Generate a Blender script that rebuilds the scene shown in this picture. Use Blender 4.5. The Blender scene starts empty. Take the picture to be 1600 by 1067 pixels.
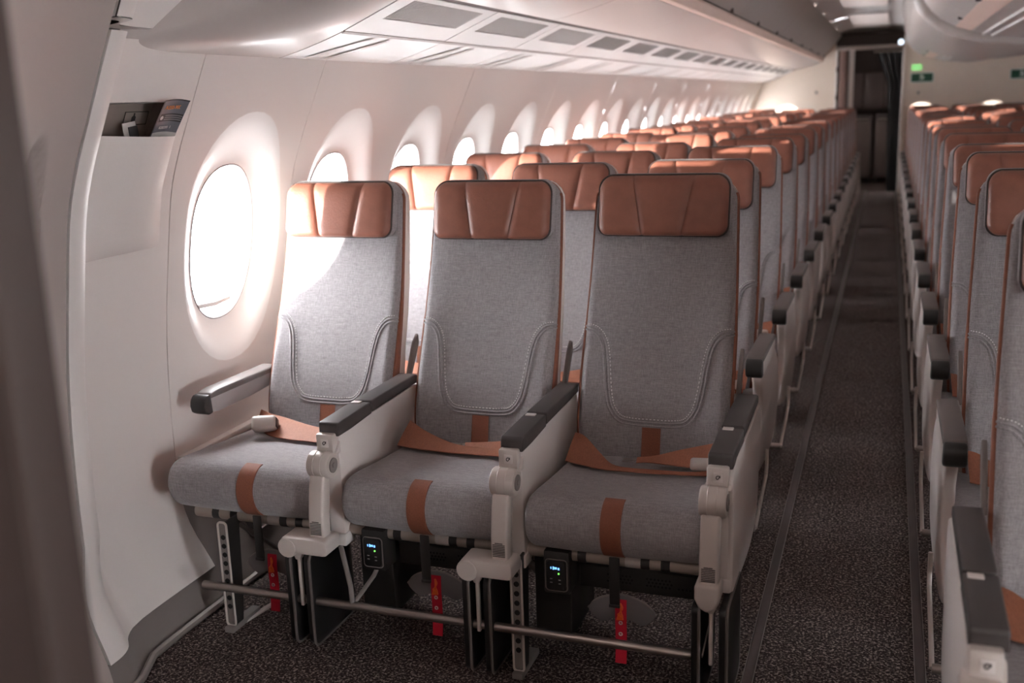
import bpy, bmesh, math, random
from mathutils import Vector, Matrix
S = bpy.context.scene
COL = S.collection
rnd = random.Random(7)

# ------------------------------------------------------------------ camera, light, exposure
F_PX, YAW, PIT, ROL, CAM_H = 1621.45, .3484, .2266, -.0342, 1.4324
cy, sy, cp, sp = math.cos(YAW), math.sin(YAW), math.cos(PIT), math.sin(PIT)
fw = Vector((-sy * cp, cy * cp, -sp)); rt = Vector((cy, sy, 0)); up = rt.cross(fw)
r2 = rt * math.cos(ROL) + up * math.sin(ROL); u2 = up * math.cos(ROL) - rt * math.sin(ROL)
cam = bpy.data.cameras.new('camera'); camo = bpy.data.objects.new('camera', cam); COL.objects.link(camo)
m = Matrix((r2, u2, -fw)).transposed().to_4x4(); m.translation = (0, 0, CAM_H)
camo.matrix_world = m
cam.sensor_fit = 'HORIZONTAL'; cam.sensor_width = 36; cam.lens = F_PX / 1600 * 36
cam.clip_start = .05; cam.clip_end = 100
cam.dof.use_dof = True; cam.dof.focus_distance = 2.72; cam.dof.aperture_fstop = 2.8
S.camera = camo

W = bpy.data.worlds.new('sky'); S.world = W; W.use_nodes = True
bg = W.node_tree.nodes['Background']; bg.inputs[0].default_value = (.955, .97, 1.0, 1); bg.inputs[1].default_value = 30.0
sun = bpy.data.lights.new('sun', 'SUN'); sun.energy = 22; sun.angle = .012; sun.color = (1, .95, .88)
suno = bpy.data.objects.new('sun', sun); COL.objects.link(suno)
suno.rotation_euler = Vector((1, .735, -.012)).to_track_quat('-Z', 'Y').to_euler()
LIGHT_AISLE, LIGHT_COVE, LIGHT_DOOR_FILL = .22, 9.0, 3.0      # strength of the aisle and cove lamps and of the added door-zone fill
S.view_settings.view_transform = 'Standard'; S.view_settings.look = 'None'
S.view_settings.gamma = 1; S.view_settings.use_curve_mapping = False; S.view_settings.exposure = 0.45
try:
    S.cycles.use_denoising = True; S.cycles.sample_clamp_indirect = 6; S.cycles.max_bounces = 10
    S.cycles.diffuse_bounces = 6; S.cycles.caustics_reflective = False; S.cycles.caustics_refractive = False
except Exception: pass

# ------------------------------------------------------------------ materials
def lin(c): return tuple(((v / 255) / 12.92 if v / 255 < .04045 else ((v / 255 + .055) / 1.055) ** 2.4) for v in c)
def mat(name, c, rough=.5, metal=0, var=.0, scale=(60, 60, 60), bump=0, bscale=(200, 200, 200), emit=0, spec=.5, detail=3):
    M = bpy.data.materials.new(name); M.use_nodes = True; nt = M.node_tree; b = nt.nodes['Principled BSDF']
    c = lin(c); b.inputs['Base Color'].default_value = (*c, 1)
    b.inputs['Roughness'].default_value = rough; b.inputs['Metallic'].default_value = metal
    b.inputs['Specular IOR Level'].default_value = spec
    if emit: b.inputs['Emission Color'].default_value = (*c, 1); b.inputs['Emission Strength'].default_value = emit
    def noise(sc, det):
        tc = nt.nodes.new('ShaderNodeTexCoord'); mp = nt.nodes.new('ShaderNodeMapping'); mp.inputs['Scale'].default_value = sc
        n = nt.nodes.new('ShaderNodeTexNoise'); n.inputs['Scale'].default_value = 1; n.inputs['Detail'].default_value = det
        nt.links.new(tc.outputs['Object'], mp.inputs[0]); nt.links.new(mp.outputs[0], n.inputs['Vector']); return n
    if var:
        n = noise(scale, detail); mx = nt.nodes.new('ShaderNodeMix'); mx.data_type = 'RGBA'
        mr = nt.nodes.new('ShaderNodeMapRange'); mr.inputs[1].default_value = .3; mr.inputs[2].default_value = .7
        nt.links.new(n.outputs[0], mr.inputs[0]); nt.links.new(mr.outputs[0], mx.inputs['Factor'])
        mx.inputs['A'].default_value = (*[v * (1 - var) for v in c], 1); mx.inputs['B'].default_value = (*[min(1, v * (1 + var)) for v in c], 1)
        nt.links.new(mx.outputs['Result'], b.inputs['Base Color'])
    if bump:
        n = noise(bscale, 2); bp = nt.nodes.new('ShaderNodeBump'); bp.inputs['Strength'].default_value = bump; bp.inputs['Distance'].default_value = .002
        nt.links.new(n.outputs[0], bp.inputs['Height']); nt.links.new(bp.outputs[0], b.inputs['Normal'])
    return M
def fabric_mat(name, c):
    M = bpy.data.materials.new(name); M.use_nodes = True; nt = M.node_tree; b = nt.nodes['Principled BSDF']; c = lin(c)
    b.inputs['Roughness'].default_value = .85; b.inputs['Specular IOR Level'].default_value = .25
    b.inputs['Sheen Weight'].default_value = .35; b.inputs['Sheen Roughness'].default_value = .4
    tc = nt.nodes.new('ShaderNodeTexCoord'); outs = []
    for sc in ((420, 160, 45), (45, 160, 420), (700, 700, 700)):
        mp = nt.nodes.new('ShaderNodeMapping'); mp.inputs['Scale'].default_value = sc
        n = nt.nodes.new('ShaderNodeTexNoise'); n.inputs['Scale'].default_value = 1; n.inputs['Detail'].default_value = 2
        nt.links.new(tc.outputs['Object'], mp.inputs[0]); nt.links.new(mp.outputs[0], n.inputs['Vector']); outs.append(n.outputs[0])
    a = nt.nodes.new('ShaderNodeMath'); a.operation = 'ADD'; nt.links.new(outs[0], a.inputs[0]); nt.links.new(outs[1], a.inputs[1])
    a2 = nt.nodes.new('ShaderNodeMath'); a2.operation = 'ADD'; nt.links.new(a.outputs[0], a2.inputs[0]); nt.links.new(outs[2], a2.inputs[1])
    mr = nt.nodes.new('ShaderNodeMapRange'); mr.inputs[1].default_value = 1.1; mr.inputs[2].default_value = 1.9
    nt.links.new(a2.outputs[0], mr.inputs[0])
    mx = nt.nodes.new('ShaderNodeMix'); mx.data_type = 'RGBA'; nt.links.new(mr.outputs[0], mx.inputs['Factor'])
    mx.inputs['A'].default_value = (*[v * .72 for v in c], 1); mx.inputs['B'].default_value = (*[v * 1.28 for v in c], 1)
    nt.links.new(mx.outputs['Result'], b.inputs['Base Color'])
    bp = nt.nodes.new('ShaderNodeBump'); bp.inputs['Strength'].default_value = .35; bp.inputs['Distance'].default_value = .0015
    nt.links.new(mr.outputs[0], bp.inputs['Height']); nt.links.new(bp.outputs[0], b.inputs['Normal'])
    return M
def carpet_mat():
    M = bpy.data.materials.new('carpet'); M.use_nodes = True; nt = M.node_tree; b = nt.nodes['Principled BSDF']
    b.inputs['Roughness'].default_value = .95; b.inputs['Specular IOR Level'].default_value = .15
    tc = nt.nodes.new('ShaderNodeTexCoord')
    def nz(s, d=2, dist=0):
        n = nt.nodes.new('ShaderNodeTexNoise'); n.inputs['Scale'].default_value = s; n.inputs['Detail'].default_value = d; n.inputs['Distortion'].default_value = dist
        nt.links.new(tc.outputs['Object'], n.inputs['Vector']); return n.outputs[0]
    cr = nt.nodes.new('ShaderNodeValToRGB'); e = cr.color_ramp.elements
    e[0].position = .40; e[0].color = (*lin((48, 40, 39)), 1); e[1].position = .68; e[1].color = (*lin((178, 162, 154)), 1)
    k = e.new(.52); k.color = (*lin((76, 65, 63)), 1)
    n1 = nz(150, 3, .6); nt.links.new(n1, cr.inputs[0])
    n2 = nz(2.2, 3); mr = nt.nodes.new('ShaderNodeMapRange'); mr.inputs[1].default_value = .3; mr.inputs[2].default_value = .7; mr.inputs[3].default_value = .85; mr.inputs[4].default_value = 1.1
    nt.links.new(n2, mr.inputs[0]); mx = nt.nodes.new('ShaderNodeMix'); mx.data_type = 'RGBA'; mx.blend_type = 'MULTIPLY'; mx.inputs['Factor'].default_value = 1
    nt.links.new(cr.outputs[0], mx.inputs['A']); nt.links.new(mr.outputs[0], mx.inputs['B']); nt.links.new(mx.outputs['Result'], b.inputs['Base Color'])
    bp = nt.nodes.new('ShaderNodeBump'); bp.inputs['Strength'].default_value = .8; bp.inputs['Distance'].default_value = .004
    nt.links.new(n1, bp.inputs['Height']); nt.links.new(bp.outputs[0], b.inputs['Normal'])
    return M
def clear_mat(name, c, alpha, rough=.1):
    M = bpy.data.materials.new(name); M.use_nodes = True; nt = M.node_tree; b = nt.nodes['Principled BSDF']
    b.inputs['Base Color'].default_value = (*lin(c), 1); b.inputs['Alpha'].default_value = alpha; b.inputs['Roughness'].default_value = rough
    return M
FAB = fabric_mat('grey_fabric', (151, 146, 148))
LEA = mat('tan_leather', (134, 84, 68), .42, var=.08, scale=(30, 30, 30), bump=.25, bscale=(160, 160, 160))
LEAD = mat('brown_gusset', (126, 72, 50), .55, var=.1, scale=(80, 80, 80))
STRAP = mat('brown_strap', (132, 78, 57), .7, var=.12, scale=(300, 300, 300), bump=.2, bscale=(500, 500, 500))
WEB = mat('belt_webbing', (150, 94, 70), .65, var=.12, scale=(300, 60, 300), bump=.3, bscale=(600, 100, 600))
PIPE = mat('dark_piping', (60, 50, 48), .6)
THR = mat('thread', (228, 226, 226), .8)
SHELL = mat('white_shell', (234, 226, 222), .38, bump=.05, bscale=(500, 500, 500))
WALLM = mat('lining_white', (238, 231, 227), .42, bump=.06, bscale=(260, 260, 260))
REV = mat('reveal_white', (242, 240, 238), .35)
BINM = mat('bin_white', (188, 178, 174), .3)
PSUM = mat('service_panel_white', (226, 222, 220), .38)
GAP = mat('dark_gap', (70, 60, 57), .8)
GREYP = mat('grey_plastic', (128, 120, 117), .45)
PADM = mat('armrest_pad_grey', (108, 100, 98), .45)
DGREY = mat('dark_grey_plastic', (68, 63, 62), .42, bump=.08, bscale=(700, 700, 700))
BLACK = mat('black_plastic', (40, 38, 37), .45, bump=.08, bscale=(500, 500, 500))
SCREEN = mat('stowed_screen_black', (28, 27, 27), .35)
SILV = mat('painted_silver', (218, 208, 202), .38, metal=.1)
STEEL = mat('brushed_steel', (168, 158, 152), .3, metal=.9, bump=.05, bscale=(20, 600, 600))
TUBE = mat('beige_tube', (176, 164, 154), .4, metal=.3)
RED = mat('red_webbing', (206, 26, 52), .7)
ORANGE = mat('orange_seal', (240, 104, 40), .5)
CARP = carpet_mat()
RAIL = mat('seat_track_cover', (78, 66, 65), .4, var=.15, scale=(20, 8, 20))
RAILE = mat('track_edge', (150, 140, 138), .35, metal=.6)
BULK = mat('bulkhead_beige', (224, 208, 194), .55, var=.02, scale=(6, 6, 6))
LATCH = mat('latch_rail', (236, 208, 196), .4)
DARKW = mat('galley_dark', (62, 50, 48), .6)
CURT = mat('curtain_black', (26, 24, 25), .9, var=.2, scale=(40, 40, 4))
GREEN = mat('sign_green', (20, 72, 52), .4)
WHITE = mat('sign_white', (225, 232, 226), .5)
GLOW = mat('luminous_green', (140, 232, 132), .5, emit=.55)
LBLUE = mat('display_blue', (110, 170, 250), .5, emit=1.6)
LGREEN = mat('indicator_green', (120, 240, 90), .5, emit=1.6)
KEYS = mat('key_print', (150, 150, 150), .6)
PRINT = mat('dark_print', (78, 70, 68), .7)
PANE = clear_mat('window_pane', (255, 255, 255), .06, .02)
POUCH = clear_mat('pouch_film', (150, 146, 148), .62, .25)
CARD = mat('card_grey', (96, 96, 104), .4); CARDL = mat('card_light', (206, 200, 196), .4); CARDD = mat('card_dark', (40, 37, 38), .5)
CARDO = mat('card_orange', (222, 136, 66), .5)
_=0
LAMP = mat('lamp_diffuser', (226, 214, 210), .5, emit=LIGHT_AISLE)
LAMPD = mat('lamp_fill_door', (255, 240, 232), .5, emit=LIGHT_DOOR_FILL)

# ------------------------------------------------------------------ mesh helpers
class MB:
    def __init__(s): s.v = []; s.f = []
    def add(s, vs, fs):
        o = len(s.v); s.v += [tuple(p) for p in vs]; s.f += [tuple(i + o for i in f) for f in fs]; return s
    def grid(s, P, closed_u=False, closed_v=False):
        nu, nv = len(P), len(P[0]); o = len(s.v)
        for r in P: s.v += [tuple(p) for p in r]
        for i in range(nu if closed_u else nu - 1):
            for j in range(nv if closed_v else nv - 1):
                a, b = i, (i + 1) % nu; c, d = j, (j + 1) % nv
                s.f.append((o + a * nv + c, o + b * nv + c, o + b * nv + d, o + a * nv + d))
        return s
    def bm(s, b):
        b.verts.index_update(); s.add([v.co[:] for v in b.verts], [[v.index for v in f.verts] for f in b.faces]); b.free(); return s
    def box(s, c, d, bev=.003, seg=2, rot=None):
        b = bmesh.new(); bmesh.ops.create_cube(b, size=1)
        for v in b.verts: v.co = Vector((v.co.x * d[0], v.co.y * d[1], v.co.z * d[2]))
        if bev: bmesh.ops.bevel(b, geom=b.edges[:], offset=min(bev, min(d) * .45), segments=seg, affect='EDGES', profile=.5)
        for v in b.verts:
            if rot is not None: v.co = rot @ v.co
            v.co += Vector(c)
        return s.bm(b)
    def prism(s, pts, axis, a0, a1, bev=.003, seg=2):
        """outline pts (2D) in the plane normal to axis: x -> (y,z), y -> (x,z), z -> (x,y)"""
        def co(p, a): return {'x': (a, p[0], p[1]), 'y': (p[0], a, p[1]), 'z': (p[0], p[1], a)}[axis]
        b = bmesh.new(); A = [b.verts.new(co(p, a0)) for p in pts]; B = [b.verts.new(co(p, a1)) for p in pts]
        n = len(pts); b.faces.new(A); b.faces.new(B[::-1])
        for i in range(n): b.faces.new((A[i], B[i], B[(i + 1) % n], A[(i + 1) % n]))
        bmesh.ops.recalc_face_normals(b, faces=b.faces[:])
        if bev:
            ed = [e for e in b.edges if len(e.link_faces) == 2 and e.calc_face_angle(0) > .6]
            bmesh.ops.bevel(b, geom=ed, offset=bev, segments=seg, affect='EDGES', profile=.5)
        return s.bm(b)
    def tube(s, path, r, n=8, closed=False, caps=True, flat=1.0):
        P = [Vector(p) for p in path]; m = len(P); rings = []
        prev = None
        for i in range(m):
            t = (P[(i + 1) % m] - P[i - 1]) if closed else (P[min(i + 1, m - 1)] - P[max(i - 1, 0)])
            t.normalize()
            if prev is None:
                a = Vector((0, 0, 1)) if abs(t.z) < .9 else Vector((0, 1, 0)); a = (a - t * a.dot(t)).normalized()
            else: a = (prev - t * prev.dot(t)).normalized()
            prev = a; bb = t.cross(a)
            rr = r[i] if isinstance(r, (list, tuple)) else r
            rings.append([P[i] + a * (rr * math.cos(2 * math.pi * k / n)) + bb * (rr * flat * math.sin(2 * math.pi * k / n)) for k in range(n)])
        o = len(s.v); s.grid(rings, closed_u=closed, closed_v=True)
        if caps and not closed:
            s.f.append(tuple(o + k for k in range(n))[::-1]); s.f.append(tuple(o + (m - 1) * n + k for k in range(n)))
        return s
    def cyl(s, a, b, r, n=16, bev=0):
        if bev:
            A, B = Vector(a), Vector(b); d = (B - A).normalized()
            return s.tube([A, A + d * bev * .01, A + d * bev, B - d * bev, B - d * bev * .01, B], [r - bev, r - bev * .7, r, r, r - bev * .7, r - bev], n)
        return s.tube([a, b], r, n)
    def mesh(s, name, ma, ang=40):
        me = bpy.data.meshes.new(name); me.from_pydata(s.v, [], s.f); me.update()
        b = bmesh.new(); b.from_mesh(me); bmesh.ops.recalc_face_normals(b, faces=b.faces[:]); b.to_mesh(me); b.free()
        me.polygons.foreach_set('use_smooth', [True] * len(me.polygons)); me.set_sharp_from_angle(angle=math.radians(ang))
        me.materials.append(ma); return me
def put(name, me, parent=None, loc=None, label=None, mirror=False, kind=None):
    o = bpy.data.objects.new(name, me); COL.objects.link(o); o.parent = parent
    if loc is not None: o.location = loc
    if mirror: o.scale = (-1, 1, 1)
    if label: o['label'] = label
    if kind: o['kind'] = kind
    return o
def tag(o, label, cat, group=None):
    o['label'] = label; o['category'] = cat
    if group: o['group'] = group
    return o
def empty(name, loc, label, cat, group=None):
    o = bpy.data.objects.new(name, None); COL.objects.link(o); o.location = loc; o.empty_display_size = .1
    return tag(o, label, cat, group)
def struct(name, me, loc=None):
    o = put(name, me, None, loc); o['kind'] = 'structure'; return o
def interp(tab, t):
    """smooth (Catmull-Rom) interpolation of a table of (t, value)"""
    n = len(tab)
    if t <= tab[0][0]: i = 0
    elif t >= tab[-1][0]: i = n - 2
    else:
        i = 0
        while tab[i + 1][0] < t: i += 1
    t0, p0 = tab[i]; t1, p1 = tab[i + 1]
    m0 = (p1 - tab[i - 1][1]) / (t1 - tab[i - 1][0]) if i > 0 else (p1 - p0) / (t1 - t0)
    m1 = (tab[i + 2][1] - p0) / (tab[i + 2][0] - t0) if i < n - 2 else (p1 - p0) / (t1 - t0)
    h = t1 - t0; u = (t - t0) / h
    if u < 0: return p0 + m0 * (t - t0)
    if u > 1: return p1 + m1 * (t - t1)
    return (2 * u**3 - 3 * u**2 + 1) * p0 + (u**3 - 2 * u**2 + u) * h * m0 + (-2 * u**3 + 3 * u**2) * p1 + (u**3 - u**2) * h * m1
def smooth(pts, n=8, closed=False):
    P = [Vector(p) for p in pts]; m = len(P); out = []
    for i in range(m if closed else m - 1):
        g = lambda k: P[k % m] if closed else P[max(0, min(m - 1, k))]
        a, b, c, d = g(i - 1), g(i), g(i + 1), g(i + 2)
        for j in range(n):
            t = j / n
            out.append(.5 * ((2 * b) + (c - a) * t + (2 * a - 5 * b + 4 * c - d) * t * t + (3 * b - a - 3 * c + d) * t**3))
    if not closed: out.append(P[-1])
    return out
def rrect(w, h, r, n=6, cx=0, cz=0):
    """rounded rectangle outline"""
    o = []
    for (sx, sz, a0) in ((1, 1, 0), (-1, 1, 90), (-1, -1, 180), (1, -1, 270)):
        for k in range(n + 1):
            a = math.radians(a0 + 90 * k / n); o.append((cx + sx * (w / 2 - r) + r * math.cos(a), cz + sz * (h / 2 - r) + r * math.sin(a)))
    return o
def text(body, size, ma, M, parent, name='lettering', ext=.0004):
    c = bpy.data.curves.new('t', 'FONT'); c.body = body; c.size = size; c.extrude = ext; c.align_x = 'CENTER'; c.align_y = 'CENTER'
    t = bpy.data.objects.new('t', c); COL.objects.link(t); dg = bpy.context.evaluated_depsgraph_get(); dg.update()
    me = bpy.data.meshes.new_from_object(t.evaluated_get(dg)); bpy.data.objects.remove(t); bpy.data.curves.remove(c)
    me.transform(M); me.materials.clear(); me.materials.append(ma); return put(name, me, parent)

# ------------------------------------------------------------------ sidewall profile
PROF = [(.02, -1.82), (.09, -1.85), (.13, -1.872), (.22, -1.925), (.30, -1.95), (.41, -1.958), (.66, -1.952), (.85, -1.935), (1.04, -1.905), (1.225, -1.87), (1.33, -1.832), (1.427, -1.787), (1.583, -1.714), (1.75, -1.63), (2.0, -1.49), (2.25, -1.33)]
def wx(z): return interp(PROF, z)
OFF = [(.9, .62), (1.1, .52), (1.3, .395), (1.45, .285), (1.58, .225), (1.7, .185), (1.8, .165), (1.86, .163), (1.90, .158), (1.94, .130), (1.985, .062), (2.04, .02), (2.12, .006), (2.25, .002), (2.42, 0.0)]
def off(y): return 0 if y >= 2.42 else interp(OFF, y)
def lx(y, z):
    f = 1 if z > .4 else .45 + .55 * max(0, (z - .02)) / .38
    return wx(z) + off(y) * f

YB = 15.6   # bulkhead
WP = .655; W0 = 2.735
# floor
struct('floor', MB().box((.9, 7.5, -.02), (6.4, 24, .04), 0).mesh('floor', CARP))
def track(name, x, lab):
    o = put(name, MB().box((x, 8, .0025), (.024, 16.4, .005), .001, 1).mesh(name, RAIL)); o['kind'] = 'structure'
    for s in (-1, 1): put('edge_strip', MB().box((x + s * .0128, 8, .003), (.0018, 16.4, .007), 0).mesh('edge', RAILE), o)
track('trim_1', -.272, ''); track('trim_2', .1355, ''); 

# ---- left wall : dado, window panels, end panel with pocket, door lining
zs = [.10, .13, .17, .22, .26, .30, .35, .41, .42]
wall_left = struct('wall_left', MB().grid([[(wx(z) - .006, y, z) for z in zs] for y in (2.424, 5, 8, 11, YB)]).mesh('dado', GREYP))
put('dado_ledge', MB().box((-1.944, (2.43 + YB) / 2, .425), (.03, YB - 2.43, .02), .006).mesh('ledge', WALLM), wall_left)
def ell(a, cyy, cz, ry, rz, n=2.3):
    c, s = math.cos(a), math.sin(a)
    return cyy + ry * math.copysign(abs(c) ** (2 / n), c), cz + rz * math.copysign(abs(s) ** (2 / n), s)
def window_cell(mb, rv, c, y0, y1, z0=.425, z1=1.583):
    hz = 1.045
    angs = [2 * math.pi * k / 56 for k in range(56)]
    for (yy, zz) in ((y0, z0), (y1, z0), (y0, z1), (y1, z1)): angs.append(math.atan2(zz - hz, yy - c) % (2 * math.pi))
    angs = sorted(angs); rings = [[] for _ in range(7)]; rr = [[] for _ in range(12)]
    for a in angs:
        d = (math.cos(a), math.sin(a)); ts = []
        if d[0] > 1e-9: ts.append((y1 - c) / d[0])
        if d[0] < -1e-9: ts.append((y0 - c) / d[0])
        if d[1] > 1e-9: ts.append((z1 - hz) / d[1])
        if d[1] < -1e-9: ts.append((z0 - hz) / d[1])
        t = min(ts); R = (c + d[0] * t, hz + d[1] * t)
        # outer reveal: point of the ellipse on the same ray
        lo, hi = 0, t
        ry, rz = .255, .385
        te = 1 / (abs(d[0] / ry) ** 2.2 + abs(d[1] / rz) ** 2.2) ** (1 / 2.2); te = min(te, t * .985)
        Eo = (c + d[0] * te + .012 * (1 if abs(d[0]*te) < t*.9 else 0), hz + d[1] * te)
        for k in range(7):
            f = (0, .2, .4, .6, .8, .93, 1)[k]; y = R[0] + (Eo[0] - R[0]) * f; z = R[1] + (Eo[1] - R[1]) * f
            rings[k].append((wx(z), y, z))
        ti = 1 / (abs(d[0] / .163) ** 2.3 + abs(d[1] / .240) ** 2.3) ** (1 / 2.3)
        Ei = (c + .01 + d[0] * ti, hz - .010 + d[1] * ti)
        for k in range(12):
            f = k / 11; y = Eo[0] + (Ei[0] - Eo[0]) * f; z = Eo[1] + (Ei[1] - Eo[1]) * f
            rr[k].append((wx(z) - .046 * (.35 * f + .65 * f * f * (3 - 2 * f)), y, z))
    mb.grid(rings, closed_v=True); rv.grid(rr, closed_v=True)
    return
def pane_loop(c, k=1.0, dx=-.046, n=48):
    o = []
    for i in range(n):
        y, z = ell(2 * math.pi * i / n, 0, 0, .163 * k, .240 * k); o.append((wx(1.035 + z) + dx, c + .01 + y, 1.035 + z))
    return o
wins = []
def panel(y0, y1, centers):
    g = .0014
    mb, rv = MB(), MB(); ed = [y0 + g] + [(a + b) / 2 for a, b in zip(centers, centers[1:])] + [y1 - g]
    for i, c in enumerate(centers): window_cell(mb, rv, c, ed[i], ed[i + 1])
    for ye in (y0 + g, y1 - g): mb.grid([[(wx(z), ye, z), (wx(z) - .03, ye, z)] for z in [.425 + k * .0579 for k in range(21)]])
    p = put('wall_panel', mb.mesh('wall_panel', WALLM, 50), wall_left); put('window_reveal', rv.mesh('window_reveal', REV, 50), p)
    wins.extend(centers)
panel(2.42, 3.06, [W0])
ys = 3.06; k = 1
while ys < YB - .1:
    ye = min(ys + 2 * WP, YB); cs = [W0 + WP * k]
    if W0 + WP * (k + 1) < ye - .2: cs.append(W0 + WP * (k + 1))
    panel(ys, ye, cs); k += len(cs); ys = ye
# dark backing behind seams so that no daylight leaks through the joints
backing = MB()
for y in [2.42 , 3.06] + [3.06 + 2 * WP * j for j in range(1, 10)]:
    backing.grid([[(wx(z) - .005, y - .02, z), (wx(z) - .005, y + .02, z)] for z in [.42 + j * .0582 for j in range(21)]])
put('seam_backing', backing.mesh('seam_backing', GAP), wall_left)
for i, c in enumerate(wins):
    fr = MB(); L1 = pane_loop(c); fr.tube(L1, .0028, 6, closed=True)
    w = struct('window_%d' % (i + 1), fr.mesh('window_gasket', GREYP))
    bz = MB(); bz.grid([pane_loop(c), pane_loop(c, .985, -.050), pane_loop(c, .97, -.056), pane_loop(c, .965, -.075)], closed_v=True)
    put('inner_bezel', bz.mesh('inner_bezel', REV), w)
    P = pane_loop(c, .97, -.066); pb = MB(); pb.add(P + [(x - .004, y, z) for x, y, z in P], [tuple(range(48)), tuple(range(95, 47, -1))] + [(j, (j + 1) % 48, 48 + (j + 1) % 48, 48 + j) for j in range(48)])
    put('pane', pb.mesh('pane', PANE), w)
    if i < 5:
        hb = MB(); hb.prism([(c - .10, .842), (c - .02, .836), (c + .06, .842), (c + .07, .856), (c - .02, .852), (c - .11, .858)], 'x', wx(.85) - .062, wx(.85) - .042, .003)
        put('shade_lip', hb.mesh('shade_lip', REV), w)
# end panel with pocket recess
yl = sorted(set([1.852, 1.87, 1.885, 1.90, 1.915, 1.93, 1.945, 1.96, 1.975, 1.99, 2.01, 2.029, 2.03, 2.08, 2.13, 2.18, 2.23, 2.28, 2.342, 2.343, 2.36, 2.38, 2.4178]))
zl = sorted(set([.10, .12, .15, .19, .23, .27, .31, .36, .41, .5, .6, .7, .8, .9, 1.0, 1.08, 1.15, 1.2, 1.25, 1.3, 1.34, 1.38, 1.42, 1.462, 1.463, 1.5, 1.54, 1.58, 1.608]))
def dent(y, z): return .068 if (2.0295 < y < 2.3425 and 1.1 < z < 1.4625) else 0
mb = MB().grid([[(lx(y, z) - dent(y, z), y, z) for z in zl] for y in yl])
mb.grid([[(lx(2.4178, z), 2.4178, z), (lx(2.4178, z) - .10, 2.4178, z)] for z in zl])
mb.grid([[(lx(1.852, z), 1.852, z), (lx(1.852, z) - .10, 1.856, z)] for z in zl])
mb.grid([[(lx(y, 1.608), y, 1.608), (lx(y, 1.608) - .04, y, 1.606)] for y in yl])
end_panel = put('end_panel', mb.mesh('end_panel', WALLM, 35), wall_left)
zu = [1.634, 1.645, 1.7, 1.8, 1.9, 2.0, 2.1, 2.3]
mb = MB().grid([[(lx(y, z) + .004, y, z) for z in zu] for y in yl])
mb.grid([[(lx(1.852, z), 1.852, z), (lx(1.852, z) - .10, 1.856, z)] for z in zu]); mb.grid([[(lx(y, 1.632) + .004, y, 1.632), (lx(y, 1.632) - .03, y, 1.63)] for y in yl])
put('upper_lining_panel', mb.mesh('upper_lining_panel', WALLM, 35), wall_left)
gb = MB().grid([[(lx(y, z) - .088, y, z) for z in [.02 + j * .0991 for j in range(24)]] for y in [1.80, 1.84, 1.87, 1.9, 1.95, 2.0, 2.1, 2.2, 2.3, 2.425]])
put('lining_backing', gb.mesh('lining_backing', GAP), wall_left)
put('leak_shield', MB().grid([[(wx(z) - .035, y, z) for z in (1.54, 1.6, 1.7, 1.85, 2.0, 2.25, 2.5)] for y in (1.8, 2.4, 6, 11, YB)]).mesh('leak_shield_upper', GAP), wall_left)  # unseen sheet added to stop daylight leaking in above the wall
put('leak_shield', MB().box((-2.16, 6.5, .2), (.02, 19, .7), 0).box((-2.0, -.6, .0), (.5, 4, .02), 0).mesh('leak_shield', GAP), wall_left)  # unseen slabs added to block daylight low down behind the wall
put('seam_backing', MB().grid([[(wx(z) - .012, 2.40, z), (wx(z) - .012, 2.45, z)] for z in [.0 + .02 * j for j in range(23)]]).mesh('seam_backing_low', GAP), wall_left)
# baseboard + kick rail
struct('baseboard_left', MB().grid([[(lx(y, z) + (-.006), y, z) for z in (.0, .03, .06, .10)] for y in [1.0, 1.3, 1.5, 1.7, 1.8, 1.86, 1.9, 1.94, 1.985, 2.05, 2.12, 2.25, 2.42, 6, 10, YB]]).mesh('baseboard', GREYP))
kr = [(max(lx(y, .02) + .01, -1.815), y, .012) for y in (1.2, 1.5, 1.7, 1.85, 1.95, 2.05, 2.2, 2.42, 4, 8, 12, YB)]
o = put('trim_3', MB().tube(kr, .011, 8, flat=1.0).mesh('kick_rail', mat('kick_rail', (150, 140, 135), .5, metal=.4))); o['kind'] = 'structure'
# dado air grille seen under the window seat
def louvre(y0, y1):
    g = MB(); 
    gr = put('air_grille', MB().grid([[(wx(z) + .004, y, z) for z in (.11, .15, .20, .25)] for y in (y0, y1)]).mesh('grille_back', DGREY), wall_left)
    for j in range(5):
        y = y0 + (y1 - y0) * j / 4; put('grille_bar', MB().tube([(wx(z) + .006, y, z) for z in (.11, .15, .20, .25)], .004, 5).mesh('bar', GREYP), gr)
    for z in (.115, .16, .205, .25): put('grille_bar', MB().tube([(wx(z) + .006, y0, z), (wx(z) + .006, y1, z)], .004, 5).mesh('bar', GREYP), gr)
for y in (2.62, 3.4): louvre(y, y + .5)
# door-frame lining to the left of the seam, with a scooped hand-hold
yl2 = [.9, 1.0, 1.1, 1.2, 1.3, 1.36, 1.42, 1.47, 1.51, 1.55, 1.57, 1.58, 1.59, 1.595, 1.60, 1.605, 1.61, 1.62, 1.63, 1.64, 1.65, 1.66, 1.67, 1.68, 1.69, 1.70, 1.71, 1.72, 1.73, 1.74, 1.745, 1.75, 1.755, 1.76, 1.77, 1.79, 1.81, 1.83, 1.843]
zl2 = [.02 + .015 * j for j in range(153)]
def scoop(y, z):
    a = (y - 1.700) / .052; b = (z - 1.19) / .20; r = a * a + b * b
    return .050 * max(0, 1 - r) ** .6 * (1.25 - .5 * a) if r < 1 else 0
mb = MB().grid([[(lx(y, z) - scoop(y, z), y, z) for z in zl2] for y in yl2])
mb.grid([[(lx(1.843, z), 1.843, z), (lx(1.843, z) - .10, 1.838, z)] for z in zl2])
put('door_lining_panel', mb.mesh('door_lining_panel', mat('door_lining_beige', (178, 166, 161), .45), 50), wall_left)

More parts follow.
